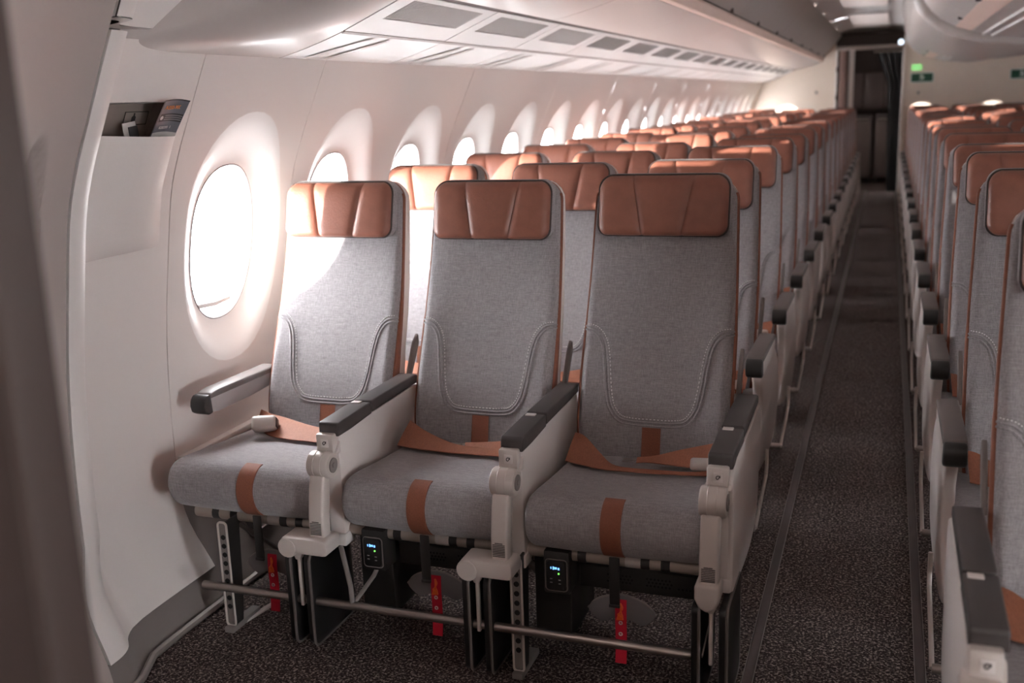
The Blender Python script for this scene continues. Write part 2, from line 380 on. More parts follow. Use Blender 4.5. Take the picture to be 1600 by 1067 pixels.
# ---- the rest of the shell (right wall, front wall behind the camera, far end)
wall_right = struct('wall_right', MB().box((3.86, 9.45, .20), (.1, 17, .46), 0).box((3.86, -2.05, .20), (.1, 1.8, .46), 0).box((3.86, .30, .20), (.1, 1.5, .46), 0).mesh('wall_right', WALLM))
put('upper_lining', MB().prism([(1.88 + 1.712, 1.575), (1.88 + 1.49, 2.0), (1.88 + 1.2, 2.45), (3.9, 2.45), (3.9, 1.575)], 'y', -3, YB, 0).mesh('upper_lining', WALLM), wall_right)
for y0_, y1_ in ((-3.0, -1.15), (-.45, 2.41)): put('lining_end', MB().box((3.86, (y0_ + y1_) / 2, 1.0), (.1, y1_ - y0_, 1.2), 0).mesh('lining_end', WALLM), wall_right)
mbr, rvr = MB(), MB(); window_cell(mbr, rvr, 0, -WP / 2, WP / 2)
pbr = MB(); PL = pane_loop(0, 1.0, -.05); pbr.add(PL + [(x - .004, y, z) for x, y, z in PL], [tuple(range(48)), tuple(range(95, 47, -1))] + [(j, (j + 1) % 48, 48 + (j + 1) % 48, 48 + j) for j in range(48)])
for b_ in (mbr, rvr, pbr): b_.v = [(1.88 - x, y, z) for x, y, z in b_.v]
mr1, mr2, mr3 = mbr.mesh('wall_panel_right', WALLM, 50), rvr.mesh('window_reveal_right', REV, 50), pbr.mesh('pane_right', PANE)
sb_ = MB(); PS = pane_loop(0, 1.01, -.044); sb_.add([(1.88 - x, y, z) for x, y, z in PS] + [(1.884 - x, y, z) for x, y, z in PS], [tuple(range(48)), tuple(range(95, 47, -1))] + [(j, (j + 1) % 48, 48 + (j + 1) % 48, 48 + j) for j in range(48)]); mr4 = sb_.mesh('window_shade', REV)
for i in range(20):
    p = put('wall_panel', mr1, wall_right, (0, W0 + WP * i, 0)); put('window_reveal', mr2, p); put('pane', mr3, p)
    if i not in (2, 5, 8, 11, 14): put('window_shade', mr4, p)
struct('wall_front', MB().box((.9, -2.6, 1.2), (6.4, .1, 2.6), 0).mesh('wall_front', BULK))
struct('wall_door_zone', MB().box((-1.75, -.85, 1.2), (.1, 3.6, 2.6), 0).mesh('wall_door', WALLM))
pt = empty('partition', (0, .55, 0), 'dark brown partition edge close to the camera at the far left', 'partition')
put('board', MB().prism([(-1.7, 0), (-.564, 0), (-.564, 2.25), (-1.7, 2.25)], 'y', -.02, .02, .006).mesh('board', mat('partition_brown', (58, 46, 43), .6)), pt)
put('edge_trim', MB().box((-.562, 0, 1.12), (.012, .044, 2.24), .004).mesh('edge_trim', mat('partition_trim', (66, 54, 50), .5)), pt)
# ceiling : panels over the aisle and the door zone
ceil = struct('ceiling', MB().box((1.1, 7.0, 2.50), (6.4, 19.4, .04), 0).mesh('ceiling_back', BINM))
cp_ = []
def ceiling_panel(y0, y1):
    pts = [(-.70, 2.165), (-.655, 2.185), (-.55, 2.215), (-.4, 2.235), (-.27, 2.24), (-.14, 2.245), (.0, 2.25), (.10, 2.245), (.16, 2.235)]
    put('ceiling_panel', MB().grid([[(x, y, z) for x, z in pts] for y in (y0 + .006, y1 - .006)]).mesh('ceiling_panel', PSUM), ceil)
y = 2.12
while y < 14.9: ceiling_panel(y, min(y + 1.31, 15.0)); y += 1.31
put('ceiling_panel', MB().box((.9, -.25, 2.27), (6.2, 4.7, .03), .004).mesh('door_zone_ceiling', BINM), ceil)
put('ceiling_panel', MB().box((1.95, 8.8, 2.30), (3.9, 13.5, .02), .004).mesh('right_ceiling', BINM), ceil)
def lamp(x, y, z, w, l, lab, ma):
    o = empty('ceiling_light', (x, y, z), lab, 'ceiling light', 'cabin ceiling lights')
    put('diffuser', MB().box((0, 0, 0), (w, l, .012), .003).mesh('diffuser', ma), o)
    fr = MB()
    for s in (-1, 1): fr.box((s * (w / 2 + .008), 0, .002), (.014, l + .03, .02), .002); fr.box((0, s * (l / 2 + .008), .002), (w, .014, .02), .002)
    put('frame', fr.mesh('frame', BINM), o)
    return o
ORD = ['first', 'second', 'third', 'fourth', 'fifth', 'sixth', 'seventh', 'eighth', 'ninth', 'tenth', 'eleventh', 'twelfth', 'thirteenth', 'fourteenth', 'fifteenth', 'sixteenth', 'seventeenth', 'eighteenth', 'nineteenth', 'twentieth', 'twenty-first', 'twenty-second', 'twenty-third', 'twenty-fourth', 'twenty-fifth']
for i, yy in enumerate((2.9, 5.2, 7.6, 10.2, 13.2)):
    lamp(-.27, yy, 2.232, .42, 1.9, 'long pale ceiling light above the aisle, %s from the front' % ORD[i], LAMP)
lamp(-.35, -.1, 2.245, 1.5, .5, 'unseen fill light added above the door zone before the first row', LAMPD)  # unseen lamp, added to light the fronts of the first row

COVE = mat('lamp_cove', (255, 243, 236), .5, emit=LIGHT_COVE)
for x_, z_, sd in ((-.667, 2.19, 'left'), (.122, 2.262, 'right')):
    o = empty('cove_light', (x_, 8.6, z_), 'thin white cove light line along the %s edge of the aisle ceiling' % sd, 'light')
    put('tube', MB().cyl((0, -6.0, 0), (0, 6.4, 0), .009, 8).mesh('tube', COVE), o)
# bulkhead at the far end, with the opening to the galley
XO0, XO1, ZO = -.735, .155, 1.97
wb = struct('wall_back', MB().prism([(-2.05, 0), (XO0, 0), (XO0, 2.20), (-.80, 2.45), (-2.05, 2.45)], 'y', YB, YB + .05, 0).mesh('bulkhead_left', BULK))
put('bulkhead_panel', MB().prism([(XO1, 0), (3.9, 0), (3.9, 2.45), (XO1, 2.45)], 'y', YB, YB + .05, 0).mesh('bulkhead_right', BULK), wb)
put('opening_edge', MB().box((XO0 + .012, YB - .005, 1.0), (.03, .08, 1.96), .006).mesh('edge_l', SHELL), wb)
put('opening_edge', MB().box((XO1 + .0, YB - .005, 1.0), (.03, .08, 1.96), .006).mesh('edge_r', SHELL), wb)
put('header_bar', MB().box(((XO0 + XO1) / 2, YB - .01, 2.0), (XO1 - XO0, .07, .055), .012).mesh('header', STEEL), wb)
for i, z in enumerate((1.72, 1.34, .9)):
    put('hinge', MB().box((XO0 + .03, YB - .04, z), (.03, .03, .07), .006).mesh('hinge', GAP), wb)
put('coat_hook', MB().box((-.98, YB - .015, 1.42), (.03, .03, .04), .008).mesh('hook', GREYP), wb); put('coat_hook', MB().box((.36, YB - .015, 1.37), (.03, .03, .04), .008).mesh('hook', GREYP), wb)
# galley beyond
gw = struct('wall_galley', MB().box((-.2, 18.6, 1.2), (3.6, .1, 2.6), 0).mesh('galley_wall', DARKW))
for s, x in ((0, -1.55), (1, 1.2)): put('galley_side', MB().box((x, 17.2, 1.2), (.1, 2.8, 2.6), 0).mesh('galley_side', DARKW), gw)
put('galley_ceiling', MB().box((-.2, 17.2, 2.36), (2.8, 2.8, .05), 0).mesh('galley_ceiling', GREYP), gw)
put('door_jamb', MB().box((-.64, 15.95, 1.0), (.10, .12, 2.0), .02).mesh('jamb', mat('jamb_brown', (120, 96, 90), .5)), gw)
put('door_jamb', MB().box((-.53, 15.95, 1.0), (.07, .08, 2.0), .02).mesh('jamb2', SHELL), gw)
def curtain():
    o = empty('curtain', (.1, 15.85, 0), 'black curtain hanging at the right of the far galley opening', 'curtain')
    mb = MB(); P = []
    for j in range(30):
        z = 1.93 - 1.93 * j / 29; row = []
        wd = .20 if z < 1.5 else .20 + (z - 1.5) / .43 * .16
        wd = wd - .05 * (1 - z / 1.93)
        for i in range(40):
            t = i / 39; row.append((.05 - wd * (1 - t) + .02 * t, .02 * math.sin(t * 26) + .01, z + .01))
        P.append(row)
    mb.grid(P); put('cloth', mb.mesh('cloth', CURT), o)
    put('curtain_rail', MB().cyl((-.34, 0, 1.945), (.08, 0, 1.945), .012).mesh('rail', STEEL), o)
curtain()
def trolley(x, y, lab, h=1.05):
    o = empty('galley_trolley', (x, y, 0), lab, 'trolley')
    put('body', MB().box((0, 0, h / 2 + .05), (.30, .5, h - .1), .012).mesh('body', mat('trolley_grey', (84, 76, 76), .4, metal=.3)), o)
    put('door', MB().box((0, -.256, h / 2 + .05), (.26, .02, h - .2), .01).mesh('door', mat('trolley_door', (98, 88, 86), .35, metal=.4)), o)
    put('handle', MB().tube([(-.1, -.27, h - .06), (-.1, -.30, h - .06), (.1, -.30, h - .06), (.1, -.27, h - .06)], .009).mesh('handle', STEEL), o)
    for sx in (-1, 1):
        for sy_ in (-1, 1): put('wheel', MB().cyl((sx * .12 - .015, sy_ * .2, .05), (sx * .12 + .015, sy_ * .2, .05), .05, 12).mesh('wheel', BLACK), o)
trolley(-.40, 17.6, 'dark metal galley trolley seen through the opening, left one'); trolley(-.05, 17.7, 'dark metal galley trolley seen through the opening, beside the curtain')
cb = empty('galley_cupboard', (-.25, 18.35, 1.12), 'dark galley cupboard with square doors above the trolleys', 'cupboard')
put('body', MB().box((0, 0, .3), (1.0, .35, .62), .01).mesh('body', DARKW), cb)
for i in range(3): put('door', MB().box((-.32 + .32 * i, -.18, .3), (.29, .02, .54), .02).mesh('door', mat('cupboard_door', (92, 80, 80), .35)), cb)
sp_ = put('spotlight', MB().cyl((.108, YB - .06, 2.05), (.108, YB, 2.05), .035, 16).mesh('spot', mat('spot_lens', (225, 240, 255), .3, emit=1.4))); tag(sp_, 'small round white spotlight above the right corner of the galley opening', 'light')

# signs on the bulkhead
def exit_sign(x, z, lab):
    o = empty('exit_sign', (x, YB, z), lab, 'sign', None)
    put('rim', MB().prism(rrect(.30, .135, .02), 'y', -.012, 0, .003).mesh('rim', WHITE), o)
    pl = put('plate', MB().prism(rrect(.275, .110, .012), 'y', -.016, -.011, .001).mesh('plate', GREEN), o)
    f = MB()
    f.prism([(-.012 + .012 * math.cos(a), .036 + .012 * math.sin(a)) for a in [j * math.pi / 5 for j in range(10)]], 'y', -.019, -.0155, 0)
    for L in ([(-.018, .022), (.012, .022), (.016, -.004), (-.012, -.004)], [(.012, .02), (.034, .006), (.031, -.002), (.008, .008)], [(-.018, .02), (-.034, .0), (-.028, -.004), (-.012, .01)], [(.016, -.004), (.026, -.022), (.014, -.044), (.006, -.042), (.014, -.022), (.004, -.004)], [(-.012, -.004), (-.016, -.024), (-.036, -.030), (-.036, -.038), (-.008, -.032), (.0, -.006)]):
        f.prism(L, 'y', -.019, -.0155, 0)
    put('running_figure', f.mesh('figure', WHITE), pl)
exit_sign(.397, 1.572, 'green exit sign with white running figure beside the galley opening')
exit_sign(1.632, 1.572, 'green exit sign with white running figure cut by the right picture edge')
lum = empty('luminous_sign', (.325, YB, 1.71), 'small glowing pale green sign above the left exit sign', 'sign')
put('plate', MB().prism(rrect(.125, .075, .01), 'y', -.01, 0, .002).mesh('plate', GLOW), lum)
st = MB()
for x0, x1 in ((-.04, -.025), (-.005, .01), (.03, .045)): st.prism([(x0 - .012, -.028), (x0 - .003, -.028), (x1 + .004, .028), (x1 - .005, .028)], 'y', -.0125, -.0095, 0)
put('symbol', st.mesh('symbol', mat('luminous_pale', (205, 246, 196), .5, emit=.5)), lum)

# ------------------------------------------------------------------ service panels and overhead bins, left
PW, PA, PB_, PSb, PSt, PCe = (-1.712, 1.583), (-1.50, 1.646), (-1.28, 1.738), (-.93, 1.829), (-.905, 1.897), (-.664, 2.176)
def slab(path, y0, y1, th=.012, n=(0, 1)):
    """closed thick sheet following an XZ path between y0 and y1"""
    A = [(x, y0, z) for x, z in path]; 
    mb = MB(); up_ = [(x + n[0] * th, z + n[1] * th) for x, z in path]; ring = path + up_[::-1]
    m_ = len(ring); mb.add([(x, y0, z) for x, z in ring] + [(x, y1, z) for x, z in ring], [(j, (j + 1) % m_, m_ + (j + 1) % m_, m_ + j) for j in range(m_)])
    h = len(path)
    for o in (0, m_): mb.f += [(o + j, o + j + 1, o + m_ - 2 - j, o + m_ - 1 - j) for j in range(h - 1)]
    return mb
def lerp2(a, b, t, sag=0): return (a[0] + (b[0] - a[0]) * t, a[1] + (b[1] - a[1]) * t - sag * 4 * t * (1 - t))
seamP = [2.60 + .7 * j for j in range(19)]
SPK = 2.78
ny = 0
y = SPK
GRM = mat('grille_slat', (196, 190, 187), .5); GRB = mat('grille_recess', (96, 90, 87), .7); LENS = mat('lens_grey', (196, 190, 187), .3)
pathA = [lerp2(PW, PA, t, .004) for t in (0, .06, .12, .3, .5, .7, .88, .94, 1)]
i = 0
while y < YB - .2:
    y1 = min(y + .735, YB)
    o = empty('service_panel', (0, 0, 0), 'white passenger service panel under the left bins, %s from the front' % ORD[i], 'service panel', 'passenger service panels along the window side')
    put('lower_panel', slab(pathA, y + .004, y1 - .004).mesh('lower_panel', PSUM), o)
    # vent frame around a recessed grille
    t0, t1 = .40, .88; ya, yb = y + .09, y1 - .09
    for (a, b, c, d) in ((0.03, t0, y + .006, y1 - .006), (t1, .97, y + .006, y1 - .006)):
        put('vent_frame', slab([lerp2(PA, PB_, a), lerp2(PA, PB_, (a + b) / 2), lerp2(PA, PB_, b)], c, d).mesh('vent_frame', PSUM), o)
    for (c, d) in ((y + .006, ya), (yb, y1 - .006)): put('vent_frame', slab([lerp2(PA, PB_, t0), lerp2(PA, PB_, t1)], c, d).mesh('vent_frame', PSUM), o)
    gr = put('air_grille', slab([(x, z + .014) for x, z in (lerp2(PA, PB_, t0), lerp2(PA, PB_, t1))], ya, yb, .004).mesh('air_grille', GRB), o)
    if i < 8:
        sl = MB(); ns = 40 if i < 3 else 24
        for s in range(ns):
            yy = ya + (yb - ya) * (s + .5) / ns
            p, q = lerp2(PA, PB_, t0), lerp2(PA, PB_, t1)
            sl.add([(p[0], yy - .0048, p[1] + .002), (q[0], yy - .0048, q[1] + .002), (q[0], yy + .003, q[1] + .002), (p[0], yy + .003, p[1] + .002), (p[0], yy + .003, p[1] + .013), (q[0], yy + .003, q[1] + .013)], [(0, 1, 2, 3), (3, 2, 5, 4)])
        put('grille_slats', sl.mesh('grille_slats', GRM), gr, kind='stuff')
    # reading-light unit: two long shallow lens bezels swept across the panel
    for dy, wd in ((-.13, .055), (-.02, .04)):
        if y + dy < 2.5: continue
        cs = [lerp2(PW, PA, t, .004) for t in (.12, .3, .5, .7, .9)]
        sh = [0, .02, .045, .075, .11]
        P = [[(cs[j][0], y + .25 + dy + sh[j] - wd / 2 * (.5 + .5 * math.sin(math.pi * (j + .6) / 5.2)), cs[j][1] - .004), (cs[j][0], y + .25 + dy + sh[j], cs[j][1] - .007), (cs[j][0], y + .25 + dy + sh[j] + wd / 2 * (.5 + .5 * math.sin(math.pi * (j + .6) / 5.2)), cs[j][1] - .004)] for j in range(5)]
        lb = MB().grid(P)
        put('reading_light', lb.mesh('reading_light', LENS if wd > .05 else BINM), o)
    y = y1; i += 1
struct('trim_6', slab([(PA[0] - .006, PA[1] - .004), (PA[0] + .007, PA[1] + .001)], 2.79, YB, .01).mesh('panel_rail', mat('rail_grey', (160, 150, 146), .5)))
struct('shadow_strip', slab([(PB_[0] - .012, PB_[1] - .002), (PB_[0] + .010, PB_[1] + .006)], 2.79, YB, .01).mesh('bin_shadow_strip', mat('bin_shadow_dark', (96, 86, 83), .6)))  # dark strip whose colour stands for the shadow line along the bin joint
# gap strips between panels (dark, just above the joints)
gp = struct('trim_4', slab([(PW[0], PW[1] + .02), (PA[0], PA[1] + .02), (PB_[0] + .05, PB_[1] + .045)], 2.80, YB, .006).mesh('joint_backing', GAP))
# rounded front end of the bin run + bin units
def binsec(f):
    """bin underside/door cross-section, pulled in by f (0..1) towards the ceiling"""
    base = [PW] + [lerp2(PW, PA, t_, .004) for t_ in (.15, .3, .45, .6, .75, .9)] + [PA] + [lerp2(PA, PB_, t_) for t_ in (.2, .4, .6, .8)] + [PB_, lerp2(PB_, PSb, .33, .004), lerp2(PB_, PSb, .66, .006), PSb, PSt, lerp2(PSt, PCe, .33, .012), lerp2(PSt, PCe, .66, .012), PCe]
    c = (-1.42, 2.30); out = []
    for k_, (x, z) in enumerate(base):
        ff = f
        out.append((x + (c[0] - x) * ff * .08, z + (c[1] - z) * ff))
    return out
secs = []; YJ = 2.775
YF = [(-1.712, 2.09), (-1.64, 2.27), (-1.56, 2.40), (-1.42, 2.50), (-1.2, 2.54), (-.6, 2.55)]
for t in range(0, 15):
    a = t / 14 * math.pi / 2; row = []
    for (x, z) in binsec(0):
        u_ = max(0, min(1, (x + 1.712) / .30)); yf = interp(YF, x); rr_ = min(.24, YJ - yf)
        row.append((x, yf + rr_ * (1 - math.cos(a)), z + (.02 + .13 * u_) * (1 - math.sin(a))))
    secs.append(row)
secs.append([(x, YJ, z) for x, z in binsec(0)])
s0 = secs[0]
mb = MB().grid(secs)
mb.grid([s0, [(x, y_ - .004, z + (2.46 - z) * .15) for x, y_, z in s0], [(x, y_, z + (2.46 - z) * .5) for x, y_, z in s0], [(x, y_, 2.46) for x, y_, z in s0]])
be = put('bin_end', mb.mesh('bin_end', BINM, 80)); tag(be, 'smooth rounded white end of the left overhead bins, at upper left', 'bin end')
y = 2.78; i = 0
JP = 1.31
while y < YB - .2:
    y1 = min(y + JP, YB)
    o = empty('overhead_bin', (0, 0, 0), 'white overhead bin above the window seats, %s from the front' % ORD[i], 'overhead bin', 'overhead bins on the left')
    put('bucket', slab([(PB_[0] + .012, PB_[1] + .004)] + [lerp2(PB_, PSb, t, .006) for t in (.12, .35, .55, .8)] + [(PSb[0] - .004, PSb[1] - .001)], y + .004, y1 - .004, .012).mesh('bucket', BINM), o)
    put('latch_rail', slab([PSb, (PSb[0] + .022, PSb[1] + .008), (PSt[0] + .012, PSt[1] - .018), PSt], y + .002, y1 - .002, .012, (-1, .3)).mesh('latch_rail', LATCH), o)
    put('door', slab([(PSt[0] + .006, PSt[1] + .006)] + [lerp2(PSt, PCe, t, .012) for t in (.2, .4, .6, .8)] + [PCe], y + .004, y1 - .004, .012, (-1, .6)).mesh('door', BINM), o)
    put('latch', MB().box((PSt[0] + .018, y + .98, PSt[1] + .018), (.012, .05, .045), .004).mesh('latch', PRINT), o)
    y = y1; i += 1
struct('trim_5', slab([(PB_[0] + .02, PB_[1] + .05), (PSb[0] - .03, PSb[1] + .05), (PSt[0] - .05, PSt[1] + .02), (PCe[0] - .05, PCe[1] + .02)], 2.80, YB, .006, (-1, .6)).mesh('bin_backing', GAP))

# ------------------------------------------------------------------ centre bins
CBP = [(.13, 2.27), (.145, 2.19), (.20, 2.03), (.25, 1.965), (.32, 1.90), (.41, 1.852), (.52, 1.815), (.68, 1.775), (.87, 1.75), (.94, 1.748)]
CBF = CBP + [(1.88 - x, z) for x, z in CBP[-2::-1]]
def cb_out(d): return [(x + (-d if x < .94 else d) * min(1, abs(x - .94) / .3), z - d) for x, z in CBF]
def cbin(y0, y1, lab, i):
    o = empty('centre_bin', (0, 0, 0), lab, 'overhead bin', 'centre overhead bins')
    def seg(a, b): return [p for p in CBF[a:b]]
    put('door', slab(CBF[0:6], y0 + .004, y1 - .004, .012, (1, .5)).mesh('door', BINM), o)
    put('latch_rail', slab([(CBF[5][0] + .004, CBF[5][1] - .004), (CBF[6][0] - .004, CBF[6][1] - .001)], y0 + .002, y1 - .002, .02).mesh('latch_rail', LATCH), o)
    put('bucket', slab([CBF[6]] + CBF[7:12] + [CBF[12]], y0 + .004, y1 - .004, .012).mesh('bucket', BINM), o)
    put('door', slab(CBF[12:], y0 + .004, y1 - .004, .012, (-1, .5)).mesh('door', BINM), o)
    for x in (.60, .66): put('light_rail', MB().box((x, (y0 + y1) / 2, 1.790 - (x - .6) * .2), (.022, y1 - y0 - .03, .018), .004).mesh('light_rail', PSUM), o)
    put('latch', MB().box((CBF[5][0] - .01, y0 + .6, CBF[5][1] + .012), (.03, .05, .03), .004).mesh('latch', PRINT), o)
i = 0
for a in (2.4, 3.88, 5.36, 6.84): cbin(a, a + 1.48, 'white overhead bin above the centre seats before the smooth ring, %s from the front' % ORD[i], i); i += 1
ring = put('bin_ring', slab(cb_out(.05), 8.35, 12.0, .02).mesh('bin_ring', BINM)); tag(ring, 'smooth light grey band wrapped around the centre overhead bins', 'bin panel')
ring2 = MB().grid([[(x, y_, z) for x, z in cb_out(d)] for y_, d in ((8.35, .05), (8.318, .046), (8.30, .035), (8.295, .015), (8.30, -.03))]); put('rounded_edge', ring2.mesh('rounded_edge', BINM), ring)
struct('centre_bin_liner', slab(cb_out(-.045), 2.4, YB - .01, .01).mesh('inner_liner', GAP))  # hidden dark liner added inside the centre bins, backs the gaps between their parts
i = 0
for a in (12.0, 13.2, 14.4): cbin(a, min(a + 1.2, YB), 'white overhead bin above the centre seats behind the smooth ring, %s of three' % ORD[i], i); i += 1

# ------------------------------------------------------------------ seats
SP = [(.36, .355), (.455, .384), (.549, .405), (.66, .446), (.80, .503), (.93, .547), (1.05, .578), (1.15, .600), (1.23, .616)]
ZT = 1.203
def spine(z): return interp(SP, z)
WT = [(.36, .195), (.45, .205), (.56, .212), (.8, .211), (1.0, .205), (1.2, .199)]
def bw(z):
    w = interp(WT, z); r = .055; q = z - (ZT - r)
    if q > 0: w = w - r + math.sqrt(max(0, r * r - q * q))
    return w
def bfront(x, z):
    w = bw(z); y = spine(z); r = .02; e = w - abs(x)
    if e < r: y += r - math.sqrt(max(0, r * r - (r - max(e, 0)) ** 2))
    et = ZT - z
    if et < r: y += (r - math.sqrt(max(0, r * r - (r - max(et, 0)) ** 2))) * .8
    q = max(0, abs(x) - .10) / .10                      # side bolsters stand a little proud below the shoulder
    y -= .014 * min(1, q) ** 2 * max(0, min(1, (.95 - z) / .25)) * (1 if e > .02 else max(0, e / .02))
    y += .010 * max(0, 1 - (x / .15) ** 2) * max(0, min(1, (1.05 - z) / .2))
    return y
def gus(z): return .010 + .036 * max(0, min(1, (.95 - z) / .4)) ** 1.3
ss = [-1, -.997, -.985, -.965, -.94, -.90] + [-.85 + 1.7 * k / 22 for k in range(23)] + [.90, .94, .965, .985, .997, 1]
zz = [.37 + .03 * k for k in range(26)] + [1.135, 1.148, 1.158, 1.168, 1.178, 1.187, 1.193, 1.198, 1.2015, 1.203]
def mk_back(): return MB().grid([[(s * bw(z), bfront(s * bw(z), z), z) for s in ss] for z in zz])
def mk_gusset():
    mb = MB()
    edge = [(-bw(z), z) for z in zz] + [(s * bw(ZT), ZT) for s in (-.6, 0, .6)] + [(bw(z), z) for z in zz[::-1]]
    mb.grid([[(x + (.0015 if x > 0 else -.0015), bfront(x, z) - .004, z + (.0015 if z > 1.2 else 0)), (x * 1.006, bfront(x, z) + .004, z + .001), (x, bfront(x, z) + gus(z), z)] for x, z in edge])
    for sg in (-1, 1): mb.tube([(sg * (bw(z) - .001), bfront(bw(z), z) - .002, z) for z in zz if z < 1.17], [.0075 if z < .8 else .0058 for z in zz if z < 1.17], 8)
    return mb
def mk_shell():
    mb = MB(); P = []
    zs_ = [.34, .40, .5, .6, .7, .8, .9, 1.0, 1.08, 1.13, 1.16, 1.18, 1.195, 1.201]
    for z in zs_:
        w = bw(max(z, .37)); y0 = bfront(w, max(z, .37)) + gus(z) - .002; yb = spine(z) + .115 - .025 * max(0, (z - .7) / .5) + (.04 if z < .5 else .04 * max(0, (.7 - z) / .2))
        if z > 1.15: yb -= (z - 1.15) * .35
        w -= .004; row = [(-w, y0), (-w - .002, y0 + .004), (-w - .002, (y0 + yb) / 2), (-w + .006, yb - .012), (-w + .03, yb), (0, yb + .008), (w - .03, yb), (w - .006, yb - .012), (w + .002, (y0 + yb) / 2), (w + .002, y0 + .004), (w, y0)]
        P.append([(x, y, z) for x, y in row])
    mb.grid(P)
    mb.grid([[(x, y, 1.201) for x, y, z in P[-1]], [(x, bfront(0, ZT) + .012, 1.2025) for x, y, z in P[-1]]])
    return mb
UP = [(-.209, .795), (-.185, .793), (-.163, .775), (-.150, .745), (-.142, .70), (-.134, .64), (-.122, .592), (-.095, .558), (-.055, .549), (0, .548)]
UP = UP + [(-x, z) for x, z in UP[-2::-1]]
def ucurve(off_=0, n=10):
    S_ = smooth([(x, 0, z) for x, z in UP], n); out = []
    for j, p in enumerate(S_):
        t = S_[min(j + 1, len(S_) - 1)] - S_[max(j - 1, 0)]; t.normalize(); nrm = Vector((-t.z, 0, t.x)); q = p + nrm * off_
        lim = bw(q.z) - .002; q.x = max(-lim, min(lim, q.x))
        out.append((q.x, bfront(q.x, q.z), q.z))
    return out
def mk_welt():
    mb = MB()
    for d in (-.0045, .0045): mb.tube([(x, y - .0005, z) for x, y, z in ucurve(d)], .0034, 6)
    return mb
def mk_stitch():
    mb = MB(); C_ = ucurve(.0135, 16)
    for j in range(4, len(C_) - 6, 3):
        a, b = Vector(C_[j]), Vector(C_[j + 2]); a.y -= .0014; b.y -= .0014
        mb.tube([a, a + (b - a) * .75], .0013, 4)
    return mb
def mk_bstrap():
    return MB().grid([[(x, bfront(x, z) - .0022, z) for x in (-.0262, -.026, -.013, 0, .013, .026, .0262)] for z in [.38 + .02 * k for k in range(9)]]).grid([[(s * .0262, bfront(0, z) + .002, z), (s * .0262, bfront(s * .026, z) - .0022, z)] for s in (-1, 1) for z in (.38, .54)][:2])
HW, HZ0, HZ1 = .182, 1.043, 1.206
def hdim(z, inset=0):
    r = .038; w = HW - inset; q = max(0, z - (HZ1 - inset - r), (HZ0 + inset + r * .8) - z); rr = r if z > 1.1 else r * .8
    return w - rr + math.sqrt(max(0, rr * rr - min(q, rr) ** 2))
def hy(z): return spine(z) - .052 + .012 * max(0, (z - 1.15) / .06) ** 2
def sx_(z): return .056 + (.086 - .056) * (z - HZ0) / (HZ1 - HZ0)
def mk_headrest():
    hz = [HZ0 + .0003, HZ0 + .001, HZ0 + .003, HZ0 + .008, HZ0 + .016, HZ0 + .028] + [HZ0 + .04 + .008 * k for k in range(10)] + [HZ1 - .034, HZ1 - .026, HZ1 - .016, HZ1 - .008, HZ1 - .003, HZ1 - .001, HZ1 - .0003]
    P = []
    for z in hz:
        w = hdim(z); s = min(sx_(z), w * .8); xs = []
        for k in range(11): xs.append((-w + (w - s) * (.5 - .5 * math.cos(math.pi * k / 10)), 'e'))
        for k in range(1, 13): xs.append((-s + 2 * s * (.5 - .5 * math.cos(math.pi * k / 12)), 'c'))
        for k in range(1, 11): xs.append((s + (w - s) * (.5 - .5 * math.cos(math.pi * k / 10)), 'e'))
        row = []
        for x, t in xs:
            e = min(w - abs(x), z - HZ0, HZ1 - z); r = .022; d = 0
            if e < r: d = r - math.sqrt(max(0, r * r - (r - max(e, 0)) ** 2))
            g = abs(abs(x) - s); gr = .0055 * math.exp(-(g / .004) ** 2) + .003 * math.exp(-(g / .014) ** 2)
            row.append((x, hy(z) + d + gr - .006 * max(0, 1 - (x / HW) ** 2), z))
        P.append(row)
    return MB().grid(P)
def hloop(inset=0, dy=.018, n=7):
    pts = []; r = .036
    for (sx, top, a0) in ((1, 1, 0), (-1, 1, 90), (-1, 0, 180), (1, 0, 270)):
        rr = r if top else r * .8
        for k in range(n + 1):
            a = math.radians(a0 + 90 * k / n); cx = sx * (HW - rr); cz = (HZ1 - rr) if top else (HZ0 + rr)
            pts.append((cx + (rr + inset) * math.cos(a), cz + (rr + inset) * math.sin(a)))
    return [(x, hy(max(HZ0, min(HZ1, z))) + dy, z) for x, z in pts]
def mk_hpipe(): return MB().tube(hloop(.0005, .0215), .0032, 6, closed=True)
def mk_hgus():
    return MB().grid([hloop(0, .0225), hloop(.004, .030), hloop(.003, .056), hloop(-.02, .062)], closed_v=True)
